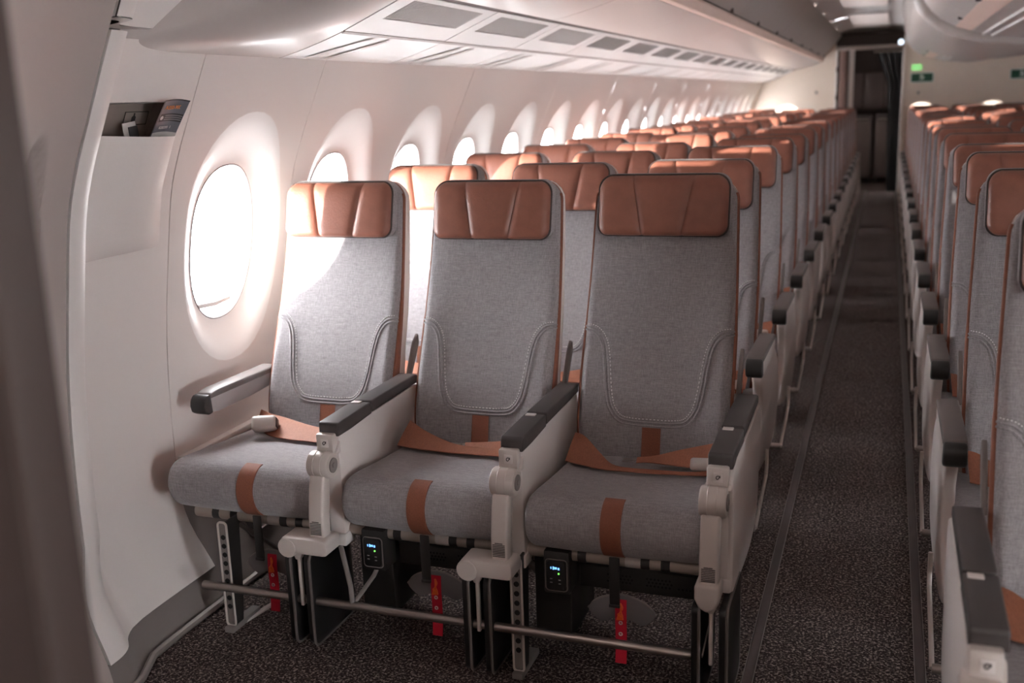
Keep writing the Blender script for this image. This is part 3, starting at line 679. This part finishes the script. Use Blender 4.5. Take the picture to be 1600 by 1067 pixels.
# cushion
CP = [(.40, .452), (.30, .461), (.20, .468), (.10, .477), (.04, .483), (.0, .484), (-.028, .477), (-.048, .458), (-.058, .432), (-.056, .403), (-.045, .378), (-.025, .357), (.0, .347), (.05, .345), (.2, .35), (.40, .358)]
CPS = [(p.y, p.z) for p in smooth([(0, a, b) for a, b in CP], 3)]
def mk_cushion(xl, xr, only=None):
    cyc, cz = .17, .415; r = .022; P = []
    xs = [xl + r * (1 - math.cos(a * math.pi / 10)) for a in range(6)] + [xl + r + (xr - xl - 2 * r) * k / 10 for k in range(1, 10)] + [xr - r * (1 - math.cos(a * math.pi / 10)) for a in range(5, -1, -1)]
    for x in xs:
        e = min(x - xl, xr - x); d = r - math.sqrt(max(0, r * r - (r - min(e, r)) ** 2)) if e < r else 0
        mid = 1 - ((x - (xl + xr) / 2) / ((xr - xl) / 2)) ** 2; row = []
        for j, (y, z) in enumerate(CPS):
            a = CPS[max(0, j - 1)]; b = CPS[min(len(CPS) - 1, j + 1)]; t = Vector((b[0] - a[0], b[1] - a[1])).normalized(); nn = (-t[1], t[0])
            dd = d - .004 * mid * (1 if y > -.02 else .5)
            row.append((x, y + nn[0] * dd, z + nn[1] * dd if z > .4 or True else z))
        P.append(row)
    if only == 'side':
        mb = MB()
        for row, s in ((P[0], -1), (P[-1], 1)): mb.add([(x + s * .0006, y, z) for x, y, z in row], [tuple(range(len(row)))])
        return mb
    return MB().grid(P)
def mk_cstrap():
    P = []
    for x in (-.0255, -.025, -.012, 0, .012, .025, .0255):
        row = []
        for j, (y, z) in enumerate(CPS):
            if y > .005 and z > .40: continue
            if y > .03: break
            a = CPS[max(0, j - 1)]; b = CPS[min(len(CPS) - 1, j + 1)]; t = Vector((b[0] - a[0], b[1] - a[1])).normalized(); nn = (-t[1], t[0])
            dd = -(.004 + .0018) if abs(x) < .0252 else -.002
            row.append((x, y + nn[0] * dd, z + nn[1] * dd))
        P.append(row)
    return MB().grid(P)
def ribbon(U, L, th=.0016, n=5):
    U, L = smooth(U, n), smooth(L, n); a = []; 
    for j in range(len(U)):
        t = (U[min(j + 1, len(U) - 1)] + L[min(j + 1, len(U) - 1)] - U[max(j - 1, 0)] - L[max(j - 1, 0)]); w = U[j] - L[j]; nn = t.cross(w)
        nn = nn.normalized() if nn.length > 1e-9 else Vector((0, 0, 1))
        if nn.z < 0: nn = -nn
        mid = (U[j] + L[j]) / 2 + nn * .002
        a.append([U[j] + nn * th, mid + nn * th, L[j] + nn * th, L[j] - nn * th, U[j] - nn * th])
    return MB().grid(a, closed_v=True)
def belt_long(kind):
    if kind == 'A':
        U = [(-.215, .372, .52), (-.17, .352, .515), (-.10, .330, .512), (0, .300, .505), (.08, .288, .503), (.20, .285, .505)]; L = [(-.205, .325, .478), (-.13, .262, .479), (-.05, .235, .480), (.02, .228, .481), (.10, .225, .481), (.205, .235, .481)]
    elif kind == 'B':
        U = [(-.205, .362, .525), (-.15, .338, .505), (-.075, .300, .495), (-.01, .282, .488), (.118, .272, .487), (.20, .272, .487)]; L = [(-.205, .267, .479), (-.138, .249, .480), (-.056, .241, .480), (.003, .240, .480), (.126, .243, .480), (.20, .245, .480)]
    else:
        U = [(-.206, .365, .525), (-.175, .352, .520), (-.119, .292, .500), (-.069, .236, .488), (-.014, .222, .487), (.039, .225, .487), (.133, .230, .487), (.20, .26, .487)]; L = [(-.204, .255, .480), (-.174, .242, .480), (-.145, .233, .480), (-.095, .213, .481), (-.03, .210, .481), (.038, .212, .481), (.132, .222, .481), (.20, .235, .480)]
    return ribbon(U, L)
def belt_short(kind):
    if kind == 'B': U = [(-.006, .300, .492), (.04, .300, .496), (.112, .305, .505), (.21, .34, .52)]; L = [(-.001, .285, .481), (.05, .280, .482), (.112, .272, .482), (.21, .285, .482)]
    else: U = [(-.014, .296, .492), (.034, .303, .498), (.099, .326, .512), (.205, .368, .53)]; L = [(-.014, .280, .482), (.022, .284, .484), (.087, .262, .490), (.205, .262, .486)]
    return ribbon(U, L)
def mk_tongue():
    return MB().prism(rrect(.034, .030, .005, 3, -.036, .292), 'z', .4825, .4850, .0006, 1).prism(rrect(.012, .018, .003, 3, -.022, .292), 'z', .4845, .4875, .0006, 1)
def mk_buckle(kind):
    if kind == 'A':
        R = Matrix.Rotation(math.radians(24), 3, 'Z') @ Matrix.Rotation(math.radians(-30), 3, 'X'); c = (-.135, .262, .512)
        mb = MB().box(c, (.075, .054, .044), .011, 3, R); return mb
    R = Matrix.Rotation(math.radians(8), 3, 'Z'); c = (.165, .262, .500)
    return MB().box(c, (.062, .046, .024), .008, 3, R)
def mk_buckle_slot():
    R = Matrix.Rotation(math.radians(24), 3, 'Z') @ Matrix.Rotation(math.radians(-30), 3, 'X'); c = Vector((-.135, .262, .512)) + R @ Vector((.0375, 0, 0))
    return MB().box(c, (.003, .042, .030), .001, 1, R)
# slim hinged arm (rows two and up, and the window arm of the first row)
ARMP = [(.063, .600), (.068, .586), (.085, .577), (.30, .573), (.44, .580), (.46, .60), (.46, .625), (.10, .632), (.072, .622)]
def slimpad(dx): return MB().prism([(.092, .620), (.44, .616), (.46, .624), (.45, .637), (.14, .641), (.100, .636)], 'x', dx - .027, dx + .027, .006, 2)
def slimside(dx): return MB().prism([(.098, .580), (.13, .574), (.30, .573), (.44, .580), (.46, .60), (.45, .620), (.095, .622)], 'x', dx - .0255, dx + .0255, .004, 2)
def slimnose(dx): return MB().prism([(.062, .604), (.067, .584), (.086, .575), (.104, .576), (.100, .618), (.094, .635), (.080, .634), (.066, .622)], 'x', dx - .0262, dx + .0262, .006, 2)
# aisle end bay of rows two and up
SIDEP = [(.13, .582), (.155, .50), (.135, .42), (.06, .375), (-.03, .36), (-.075, .335), (-.06, .30), (.10, .262), (.34, .235), (.52, .238), (.62, .275), (.685, .36), (.66, .46), (.60, .53), (.50, .58), (.40, .60)]
SIDEP = [(p.y, p.z) for p in smooth([(0, a, b) for a, b in SIDEP], 3, True)]
def sidepanel(dx): return MB().prism(SIDEP, 'x', dx - .016, dx + .016, .008, 2)
def sidefoot(dx): return MB().prism([(-.055, .34), (.0, .365), (.05, .36), (.10, .30), (.09, .22), (.03, .17), (-.03, .20)], 'x', dx - .020, dx - .002, .006, 2)

def arms_full(parent, ax, ms, aisle, side):
    """wide tray-table armrest of the bulkhead rows; ax: centre, ms: mesh cache, aisle: outer cover, side: +1 cushion on the left"""
    a = put('armrest', ms['console'], parent, (ax, 0, 0), 'white tray-table armrest panel')
    put('armrest_cap', ms['capfront'], a, (0, 0, 0)); put('armrest_lid', ms['caplid'], a); put('lid_latch', ms['caplatch'], a)
    if aisle: put('outer_cover', ms['outer'], a, (0, 0, 0), None, aisle < 0)
    put('post_plate', ms['post'], a); put('jack_plate', ms['jack'], a); put('hinge', ms['hinge'], a); put('hinge_cap', ms['hingecap'], a, None, None, aisle < 0)
    put('jack_symbol', ms['jacks'], a)
    put('screen_arm', ms['sarm'], a); put('placard', ms['placard'], a)
    key = 'brk_c' if aisle else 'brk'
    put('arm_bracket', ms[key], a)
    for xx in ((-.042, .022) if aisle else (-.108, -.052)):
        s = put('stowed_screen', ms['plate'], a, (xx, 0, 0)); 
        put('screen_rim', ms['platerim'], a, (xx, 0, 0))
    put('screen_link', ms['plink'], a, ((-.008 if aisle else -.080), 0, 0))
    return a
MS = {}
def cons():
    MS['console'] = MB().prism([(-.018, .602), (.475, .606), (.475, .40), (.05, .352), (.045, .292), (-.018, .292)], 'x', -.0225, .0225, .004).box((0, .0, .305), (.052, .05, .035), .004).mesh('console', SHELL)
    MS['capfront'] = MB().prism([(-.028, .597), (-.028, .628), (-.022, .634), (.16, .638), (.165, .604), (.04, .597)], 'x', -.029, .029, .004, 3).mesh('capfront', DGREY)
    MS['caplid'] = MB().prism([(.168, .606), (.168, .640), (.46, .640), (.475, .634), (.475, .612)], 'x', -.028, .028, .005, 3).mesh('caplid', DGREY)
    MS['caplatch'] = MB().box((-.008, .148, .6385), (.026, .018, .004), .0012).mesh('caplatch', SHELL)
    MS['outer'] = MB().prism([(p.y, p.z) for p in smooth([(0, *q) for q in [(-.018, .598), (.25, .60), (.47, .605), (.515, .565), (.495, .44), (.462, .33), (.38, .275), (.28, .262), (.12, .270), (.0, .283), (-.022, .31), (-.02, .45)]], 4, True)], 'x', .018, .031, .005).mesh('outer', SHELL)
    MS['post'] = MB().box((-.004, -.032, .576), (.050, .030, .062), .005).prism([(-.046, .552), (-.018, .552), (-.018, .585), (-.030, .57)], 'x', -.032, .028, .003).mesh('post', SILV)
    MS['jack'] = MB().box((-.002, -.0485, .584), (.022, .003, .022), .001).mesh('jackp', SHELL)
    MS['jacks'] = MB().tube([(-.002 + .0045 * math.cos(q * .5), -.0505, .584 + .0045 * math.sin(q * .5)) for q in range(10)], .0012, 5).tube([(-.002, -.0505, .580), (.003, -.0505, .589)], .0011, 5).mesh('jacks', PRINT)
    MS['hinge'] = MB().cyl((-.041, -.052, .527), (.020, -.052, .527), .036, 28, .004).tube([(-.022, -.052 + .0362 * math.cos(a), .527 + .0362 * math.sin(a)) for a in [j * math.pi / 14 for j in range(28)]], .0012, 5, True).tube([(.0, -.052 + .0362 * math.cos(a), .527 + .0362 * math.sin(a)) for a in [j * math.pi / 14 for j in range(28)]], .0012, 5, True).box((-.01, -.028, .535), (.055, .03, .05), .006).mesh('hinge', SILV)
    MS['hingecap'] = MB().cyl((.019, -.052, .527), (.0225, -.052, .527), .020, 20).cyl((.022, -.052, .527), (.0245, -.052, .527), .008, 6).mesh('hingecap', GREYP)
    MS['sarm'] = MB().prism([(-.082, .505), (-.050, .505), (-.052, .47), (-.062, .40), (-.066, .335), (-.106, .335), (-.104, .40), (-.092, .47)], 'x', -.036, .008, .007, 3).mesh('sarm', SILV)
    pm = MB()
    for j in range(9): pm.box((-.014, -.1066 + (.352 + j * .0042 - .335) * .022, .352 + j * .0042), (.032 if j < 8 else .02, .0012, .0020), 0)
    MS['placard'] = pm.mesh('placard', PRINT)
    MS['brk'] = MB().prism(rrect(.136, .044, .012, 5, -.043, .322), 'y', -.128, -.052, .006, 2).cyl((-.092, -.130, .315), (-.092, -.05, .315), .028, 20, .004).mesh('brk', SILV)
    MS['brk_c'] = MB().prism([(-.044, .345), (.014, .345), (.014, .31), (.004, .288), (-.015, .278), (-.034, .288), (-.044, .31)], 'y', -.118, -.055, .007, 3).mesh('brk_c', SILV)
    def pl(w0, h): return [(y, z) for y, z in rrect(w0, h, .022, 6, .005, .155)]
    MS['plate'] = MB().prism(pl(.215, .262), 'x', -.011, .011, .004, 2).mesh('plate', SCREEN)
    MS['platerim'] = MB().tube([(.008, y, z) for y, z in pl(.218, .265)], .0042, 6, True).mesh('platerim', mat('rim_grey', (112, 104, 101), .4, metal=.4))
    MS['plink'] = MB().box((0, -.09, .215), (.010, .012, .16), .003).prism([(-.02, .30), (.02, .30), (.006, .27), (-.006, .27)], 'y', -.10, -.08, .002).mesh('plink', SILV)
cons()
MESH = {}
def mm(key, fn, ma, ang=40):
    if key not in MESH: MESH[key] = fn().mesh(key, ma, ang)
    return MESH[key]
def seat(name_, loc, lab, cat, group, kind, pos, row, block):
    """pos: 'window','middle','aisle' ; kind: bulkhead row or not; block: L or M"""
    o = empty('airliner_seat', loc, lab, 'seat', group)
    dz = {('L', 'aisle', 1): .014}.get((block, pos, row), rnd.choice((0, 0, 0, .006, .012)) if row > 1 else 0)
    b = put('backrest', mm('backrest', mk_back, FAB, 60), o)
    put('seam_welt', mm('seam_welt', mk_welt, FAB), b)
    if row <= 2: put('stitching', mm('stitching', mk_stitch, THR), b, None, None, False, 'stuff')
    put('back_strap', mm('back_strap', mk_bstrap, STRAP), b)
    put('side_gusset', mm('side_gusset', mk_gusset, LEAD, 60), o)
    put('back_shell', mm('back_shell', mk_shell, SHELL, 50), o)
    h = put('headrest', mm('headrest', mk_headrest, LEA, 70), o, (0, dz * .38, dz))
    put('headrest_piping', mm('headrest_piping', mk_hpipe, PIPE), h); put('headrest_side', mm('headrest_side', mk_hgus, FAB, 60), h)
    if block == 'L':
        xl, xr = {'window': (-.262, .222), 'middle': (-.222, .222), 'aisle': (-.222, .224 if kind else .245)}[pos]
    else:
        xl, xr = {'window': (-.245, .222), 'middle': (-.222, .222), 'aisle': (-.224 if kind else -.245, .222)}[pos]
    ck = 'cushion%d_%d' % (round(xl * 1000), round(xr * 1000))
    c = put('seat_cushion', mm(ck, lambda: mk_cushion(xl, xr), FAB, 60), o)
    put('cushion_side', mm(ck + 's', lambda: mk_cushion(xl, xr, 'side'), LEAD), c); put('cushion_strap', mm('cushion_strap', mk_cstrap, STRAP, 60), c)
    bk = {'window': 'A', 'middle': 'B', 'aisle': 'C'}[pos]
    be_ = put('seat_belt', mm('belt' + bk, lambda: belt_long(bk), WEB, 60), o)
    if bk != 'A': put('belt_half', mm('beltb' + bk, lambda: belt_short(bk), WEB, 60), be_); put('belt_tongue', mm('tongue', mk_tongue, STEEL), be_)
    if bk != 'B': put('belt_buckle', mm('buckle' + bk, lambda: mk_buckle(bk), SILV, 60), be_)
    if bk == 'A': put('buckle_slot', mm('buckle_slot', mk_buckle_slot, BLACK), be_)
    # armrests : the left block owns the one on its right, the middle block the one on its left
    s = 1 if block == 'L' else -1
    ax = s * .254
    if kind: arms_full(o, ax, MS, (s if pos == 'aisle' else 0), s)
    else:
        a = put('armrest', mm('slimside', lambda: slimside(0), SHELL), o, (ax, 0, 0)); put('armrest_pad', mm('slimpad', lambda: slimpad(0), PADM), a); put('armrest_nose', mm('slimnose', lambda: slimnose(0), BLACK), a)
        if pos == 'aisle':
            p = put('end_cover', mm('sidepanel', lambda: sidepanel(0), SHELL, 50), o, (s * .258, 0, 0)); put('end_foot', mm('sidefoot', lambda: sidefoot(0), GREYP), p, None, None, s < 0)
    if pos == 'window':
        wa = -s * (.254 if row > 1 else .250)
        a = put('armrest', mm('slimside', lambda: slimside(0), SHELL) if not kind else mm('slimsideg', lambda: slimside(0), mat('arm_side_grey', (176, 170, 170), .4)), o, (wa, 0.04 if kind else 0, 0), 'slim window-side armrest'); put('armrest_pad', mm('slimpad', lambda: slimpad(0), PADM), a); put('armrest_nose', mm('slimnose', lambda: slimnose(0), BLACK), a)
    for sx in (-1, 1): put('pivot_cover', mm('pivot', lambda: MB().prism([(.52, .60), (.55, .60), (.62, .70), (.615, .73), (.585, .705)], 'x', -.006, .006, .003), GREYP), o, (sx * .219, 0, 0))
    return o

def life_vest(parent, key='pouch'):
    p = put('life_vest_pouch', mm('pouch', lambda: MB().prism([(p.x, p.z) for p in smooth([(-.088, 0, .166), (-.06, 0, .196), (0, 0, .213), (.06, 0, .196), (.088, 0, .166), (.055, 0, .134), (.02, 0, .145), (-.02, 0, .145), (-.055, 0, .134)], 4, True)], 'y', .045, .057, .004), POUCH), parent, None, 'translucent grey life vest pouch')
    put('pouch_rim', mm('pouch_rim', lambda: MB().tube([(p.x, .049, p.z) for p in smooth([(-.088, 0, .166), (-.06, 0, .196), (0, 0, .213), (.06, 0, .196), (.088, 0, .166)], 5)], .003, 6), GREYP), p)
    put('vest', mm('vest', lambda: MB().prism([(-.05, .160), (-.02, .163), (.02, .163), (.055, .158), (.045, .146), (-.045, .148)], 'y', .058, .064, .002), ORANGE), p)
    rs = put('pull_strap', mm('pullstrap', lambda: MB().grid([[(x + .0 * z, .040 + .004 * math.sin(z * 30) - (.012 if z < .12 else 0) * (.12 - z) / .09, z) for x in (-.0145, 0, .0145)] for z in [.203 - .0172 * k for k in range(11)]]).grid([[(x, .0425 + .004 * math.sin(z * 30) - (.012 if z < .12 else 0) * (.12 - z) / .09, z) for x in (-.0145, 0, .0145)] for z in [.203 - .0172 * k for k in range(11)]]), RED, 60), parent, None, 'red pull strap')
    put('orange_tie', mm('tie', lambda: MB().tube(smooth([(0, .034, .196), (.006, .030, .185), (-.002, .031, .170), (-.006, .031, .165), (.006, .030, .160), (.002, .030, .175), (.0, .033, .196)], 4), .0022, 5).prism([(-.011, .150), (.008, .152), (.006, .166), (-.006, .166)], 'y', .030, .034, .001), ORANGE), rs)
    for z in (.142, .112): put('eyelet', mm('eyelet%d' % int(z * 1000), lambda: MB().tube([(.004 * math.cos(a), .034 - (.012 if z < .12 else 0) * .08, z + .004 * math.sin(a)) for a in [j * math.pi / 5 for j in range(10)]], .0016, 5, True), SILV), rs)
def control_box(parent, dx):
    c = put('seat_control_box', mm('pcu', lambda: MB().box((0, .045, .283), (.068, .07, .115), .006), BLACK), parent, (dx, -.028, 0), 'black control box with small lit display')
    put('control_face', mm('pcuf', lambda: MB().prism(rrect(.050, .078, .008, 4, 0, .278), 'y', .004, .012, .0015), SCREEN), c)
    put('face_rim', mm('pcur', lambda: MB().tube([(x, .0085, z) for x, z in rrect(.056, .084, .009, 4, 0, .278)], .0016, 5, True), GREYP), c)
    put('display', mm('pcud', lambda: MB().box((-.006, .0035, .299), (.003, .001, .008), 0).box((0, .0035, .299), (.007, .001, .005), 0).box((.008, .0035, .298), (.004, .001, .006), 0).box((-.012, .0035, .299), (.002, .001, .006), 0), LBLUE), c)
    put('indicator', mm('pcui', lambda: MB().cyl((.008, .0035, .285), (.008, .0025, .285), .0022, 8), LGREEN), c)
    put('keypad', mm('pcuk', lambda: MB().box((-.012, .0035, .270), (.006, .001, .002), 0).box((.010, .0035, .268), (.006, .001, .002), 0).box((-.012, .0035, .260), (.006, .001, .002), 0).box((.010, .0035, .258), (.006, .001, .002), 0), KEYS), c)
def media_box(parent, x0, x1):
    k = 'ife%d_%d' % (round(x0 * 1000), round(x1 * 1000)); c = (x0 + x1) / 2
    p = put('electronics_box', mm(k, lambda: MB().box((c, .12, .258), (x1 - x0, .14, .072), .004).box((c, .05, .290), (x1 - x0, .012, .012), .003), BLACK), parent)
    h = MB()
    for gx, n in ((-.08, 7), (.02, 7), (.10, 5)):
        for i in range(n):
            for j in range(3 if gx < .1 else 1):
                x = c + gx + i * .0095 + (j % 2) * .0045; z = .246 + j * .009
                if x0 + .01 < x < x1 - .01: h.add([(x + .003 * math.cos(q), .0492, z + .003 * math.sin(q)) for q in [w_ * math.pi / 3 for w_ in range(6)]], [tuple(range(6))])
    put('vent_holes', h.mesh('vent_holes', mat('hole_black', (12, 11, 11), .9)), p, kind='stuff')

def seat_frame(y0, xL, n, full, lab, group, x0=None, x1=None, mirror=False):
    """tubes, legs and baggage bar shared by one row. xL : x of the row's reference (seat centres listed)"""
    o = empty('seat_frame', (0, y0, 0), lab, 'seat frame', group)
    lo, hi = xL[0] - .22, xL[-1] + .22
    put('front_tube', MB().cyl((lo, .022, .324), (hi, .022, .324), .019, 14).mesh('front_tube', TUBE), o)
    put('rear_tube', MB().cyl((lo, .33, .330), (hi, .33, .330), .019, 14).mesh('rear_tube', TUBE), o)
    bar0, bar1 = (lo + .07, hi + .0) if full else (lo + .05, hi + .065)
    if mirror: bar0, bar1 = xL[0] - .285, hi
    put('baggage_bar', MB().cyl((bar0, -.08, .148), (bar1, -.08, .148), .0115, 14, .002).mesh('baggage_bar', STEEL), o)
    xe = bar1 if not mirror else bar0
    put('bar_return', MB().tube([(xe, -.08, .148), (xe, .0, .17), (xe, .20, .215), (xe, .215, .24), (xe, .22, .30)], .006, 8).mesh('bar_return', SILV), o)
    legs = [xL[0] - .09, xL[-1] - .245] if not mirror else [xL[0] + .245, xL[-1] + .09]
    for lx_ in legs:
        l = put('leg', mm('leg', lambda: MB().prism([(-.012, .022), (.012, .022), (.012, .325), (-.012, .325)], 'y', -.052, -.046, .0008, 1), GREYP), o, (lx_, 0, 0))
        put('leg_plate', mm('legplate', lambda: MB().prism([(-.052, .016), (-.012, .016), (.0, .10), (.012, .33), (-.05, .33)], 'x', .006, .012, .001, 1), BLACK), l)
        put('leg_edge', mm('legedge', lambda: MB().tube([(x, -.053, z) for x, z in rrect(.028, .312, .010, 4, 0, .172)], .0032, 6, True), SILV), l)
        put('leg_holes', mm('legholes', lambda: sum_holes(), mat('leg_hole', (24, 22, 22), .9)), l)
        put('track_foot', mm('trackfoot', lambda: MB().box((0, .0, .009), (.03, .14, .018), .004), GREYP), l)
        put('rear_strut', mm('rearstrut', lambda: MB().tube([(0, .02, .30), (0, .33, .02)], .009, 8).tube([(0, .33, .31), (0, .33, .02)], .011, 8), GREYP), l)
    return o
def sum_holes():
    mb = MB()
    for j in range(9): mb.cyl((0, -.0535, .075 + .026 * j), (0, -.0515, .075 + .026 * j), .0072, 12)
    return mb

PITCH = .7874
LX1 = [-1.598, -1.09, -.582]
POS = ['window', 'middle', 'aisle']
YL0, YM0 = 2.30, 1.605
for k in range(16):
    sh = 0 if k == 0 else -.030
    for j, x in enumerate(LX1):
        lab = '%s seat of the %s row in the block by the windows' % (POS[j], ORD[k])
        lab = 'grey ' + lab + (', wide armrest' if k == 0 else '')
        seat('s', (x + sh, YL0 + k * PITCH, 0), lab, 'seat', 'seats of the block by the windows', k == 0, POS[j], k + 1, 'L')
    seat_frame(YL0 + k * PITCH, [x + sh for x in LX1], 3, k == 0, 'metal frame and baggage bar under the %s row by the windows' % ORD[k], 'seat frames of the block by the windows')
# under-seat equipment of the first row
L1 = [o for o in S.objects if o.name.startswith('airliner_seat')][:3]
for o in L1: life_vest(o)
control_box(L1[1], -.152); control_box(L1[2], -.150)
media_box(L1[1], -.11, .20); media_box(L1[2], -.11, .20)
for o, x in ((L1[1], -.20), (L1[2], -.20)):
    put('cable_shroud', mm('shroud', lambda: MB().prism([(.06, .075), (.11, .06), (.28, .06), (.28, .32), (.06, .32)], 'x', -.035, .065, .006), BLACK), o, (x, 0, 0))
for o in L1:
    put('webbing_band', mm('wband', lambda: MB().box((-.003, -.011, .275), (.026, .005, .13), .002).box((-.003, -.014, .212), (.028, .006, .008), .002), BLACK), o)
    for x in (-.15, -.09, .07, .12): put('tube_clip', mm('tclip', lambda: MB().cyl((-.011, .022, .324), (.011, .022, .324), .0205, 14), BLACK), o, (x, 0, 0))
    put('tube_label', mm('tlabel', lambda: MB().cyl((.02, .022, .324), (.062, .022, .324), .0196, 14), CARDL), o)
fr1 = [o for o in S.objects if o.name == 'seat_frame'][0]
for x in (-1.30,): 
    put('diagonal_brace', MB().tube([(x - .02, -.05, .30), (x + .015, -.075, .20), (x + .02, -.08, .15)], .007, 8).tube([(x + .02, -.08, .15), (x + .045, .0, .20), (x + .06, .08, .27)], .006, 8).mesh('brace', GREYP), fr1)
put('floor_strip', MB().box((-1.66, .12, .004), (.016, .34, .008), .002, 1, Matrix.Rotation(math.radians(-10), 3, 'Z')).mesh('floor_strip', SHELL), fr1)
# middle block : three abreast, one row further forward
MX = [.432, .940, 1.448]
MPOS = ['aisle', 'middle', 'window']; MN = ['left', 'centre', 'right']
def inframe(x, y):
    d = Vector((x, y, 1.0 - CAM_H)); w_ = d.dot(fw)
    return w_ > .3 and 800 + F_PX * d.dot(r2) / w_ < 1800
for k in range(17):
    y = YM0 + k * PITCH; xs = []
    for j, x in enumerate(MX):
        if not inframe(x - .2, y + .5): continue
        xs.append(x)
        lab = 'grey %s seat of the %s row right of the aisle' % (MN[j], ORD[k])
        if k == 0: lab = 'nearest grey seat right of the aisle, cut by the right edge'
        seat('s', (x, y, 0), lab, 'seat', 'seats of the block right of the aisle', k == 0, MPOS[j], k + 1, 'M')
    if xs: seat_frame(y, xs, 3, False, 'metal frame and baggage bar under the %s row right of the aisle' % ORD[k], 'seat frames right of the aisle', mirror=True)

# ------------------------------------------------------------------ literature pocket and its contents
pk = MB(); P = []
for j in range(15):
    t = j / 14; y = 2.022 + (2.378 - 2.022) * t; row = []
    zt = 1.388 - .014 * math.sin(t * math.pi / 2)
    for i in range(14):
        s = i / 13; z = 1.075 + (zt - 1.075) * s
        d = .048 * (min(1, t / .55) ** .7 * (1 - max(0, (t - .72) / .28) ** 2.2) + .25 * (1 - t)) * (min(1, .40 + s * .75)) * min(1, s / .05 + .15)
        if t > .999 or t < .001: d = .0
        row.append((lx(y, z) + d, y, z))
    P.append(row)
pk.grid(P); pk.grid([[(a[0][0], a[0][1], a[0][2]), (lx(a[0][1], a[0][2]) - .004, a[0][1], a[0][2] - .002)] for a in P]); pk.grid([[r[-1], (r[-1][0] - .004, r[-1][1], r[-1][2] - .001)] for r in P])
put('pocket_shade_sheet', MB().grid([[(lx(y, z) - .0655, y, z) for z in (1.2, 1.3, 1.4, 1.461)] for y in (2.031, 2.1, 2.2, 2.3, 2.3415)]).grid([[(lx(2.3415, z) - .0655, 2.3415, z), (lx(2.3415, z) - .004, 2.3415, z)] for z in (1.2, 1.3, 1.4, 1.461)]).mesh('pocket_shade_sheet', mat('pocket_shade_taupe', (150, 136, 129), .6)), end_panel)  # sheet added over the recess back, its darker colour stands for the shade inside
pko = put('pocket_front', pk.mesh('pocket_front', WALLM, 60), end_panel)
pl = put('bottle_placard', MB().grid([[(lx(2.28, z) - .0640, y, z) for z in (1.408, 1.440)] for y in (2.235, 2.325)]).mesh('placard', mat('placard_beige', (150, 138, 132), .5)), end_panel)
fr = MB(); zc = lambda z: lx(2.28, z) - .0630
fr.tube([(zc(1.408), 2.235, 1.408), (zc(1.408), 2.325, 1.408), (zc(1.440), 2.325, 1.440), (zc(1.440), 2.235, 1.440)], .0010, 4, True)
fr.add([(zc(z), y, z) for y, z in ((2.263, 1.412), (2.279, 1.412), (2.279, 1.427), (2.274, 1.431), (2.274, 1.437), (2.268, 1.437), (2.268, 1.431), (2.263, 1.427))], [tuple(range(8))])
put('placard_print', fr.mesh('placard_print', CARDD), pl)
# safety card leaning out of the pocket : local x along the wall, local y up
def card(name, o_, w, h, tilt, lab, ma):
    e = empty(name, o_, lab, 'card'); e.rotation_euler = Matrix(((0, 0, 1), (1, 0, 0), (0, 1, 0))).to_euler(); return e
base = Vector((lx(2.2, 1.32) + .0035, 2.195, 1.30))
cm = Matrix(((0, -.42, .91), (.985, .12, .10), (-.12, .90, .41)))      # columns: width, height, outward normal
def cardobj(loc, lab):
    e = empty('safety_card', loc, lab, 'card'); xx = Vector((.02, 1, .02)).normalized(); yy = Vector((.066, -.022, .094)); yy = (yy - xx * yy.dot(xx)).normalized(); zz_ = xx.cross(yy)
    e.rotation_euler = Matrix((xx, yy, zz_)).transposed().to_euler(); return e
sc = cardobj((-1.798, 2.298, 1.372), 'grey safety card with orange heading standing in the wall pocket')
def bent(w, h, x0, y0, zo=0, nx=8):
    return [[(x0 + w * i / nx, y0 + h * j, zo + .010 * ((x0 + w * i / nx) / .045) ** 2 * (1 if x0 + w * i / nx > 0 else .4)) for j in (0, .25, .5, .75, 1)] for i in range(nx + 1)]
def plate(w, h, x0, y0, zo, ma, name): return put(name, MB().grid(bent(w, h, x0, y0, zo)).mesh(name, ma, 60), sc)
plate(.092, .129, -.046, -.012, 0, CARD, 'sheet'); plate(.092, .004, -.046, .115, .0008, CARDD, 'dark_edge'); plate(.004, .129, -.046, -.012, .0008, CARDD, 'dark_edge')
plate(.080, .024, -.036, .052, .0008, CARDD, 'dark_band'); plate(.088, .030, -.042, -.010, .0008, CARDL, 'light_band')
text('A350-900', .0150, CARDO, Matrix.Translation((.0, .095, .0035)), sc, 'heading'); text('828599  1', .0115, CARDL, Matrix.Translation((.0, .034, .003)), sc, 'number')
for q in range(3): plate(.058, .0025, -.016, .057 + q * .006, .0014, mat('line_grey', (128, 126, 126), .5), 'print_line')
put('emblem', MB().cyl((-.028, .064, .002), (-.028, .064, .003), .006, 10).mesh('emblem', CARDL), sc)
lf = empty('leaflet', (lx(2.2, 1.34) + .004, 2.205, 1.335), 'small white and dark leaflet beside the safety card in the pocket', 'leaflet')
put('sheet', MB().box((.004, .01, .03), (.003, .05, .10), .001, 1, Matrix.Rotation(.12, 3, 'X')).mesh('sheet', CARDL), lf); put('dark_page', MB().box((.0075, .02, .02), (.002, .035, .10), .0006, 1, Matrix.Rotation(.12, 3, 'X')).mesh('dark_page', CARDD), lf)
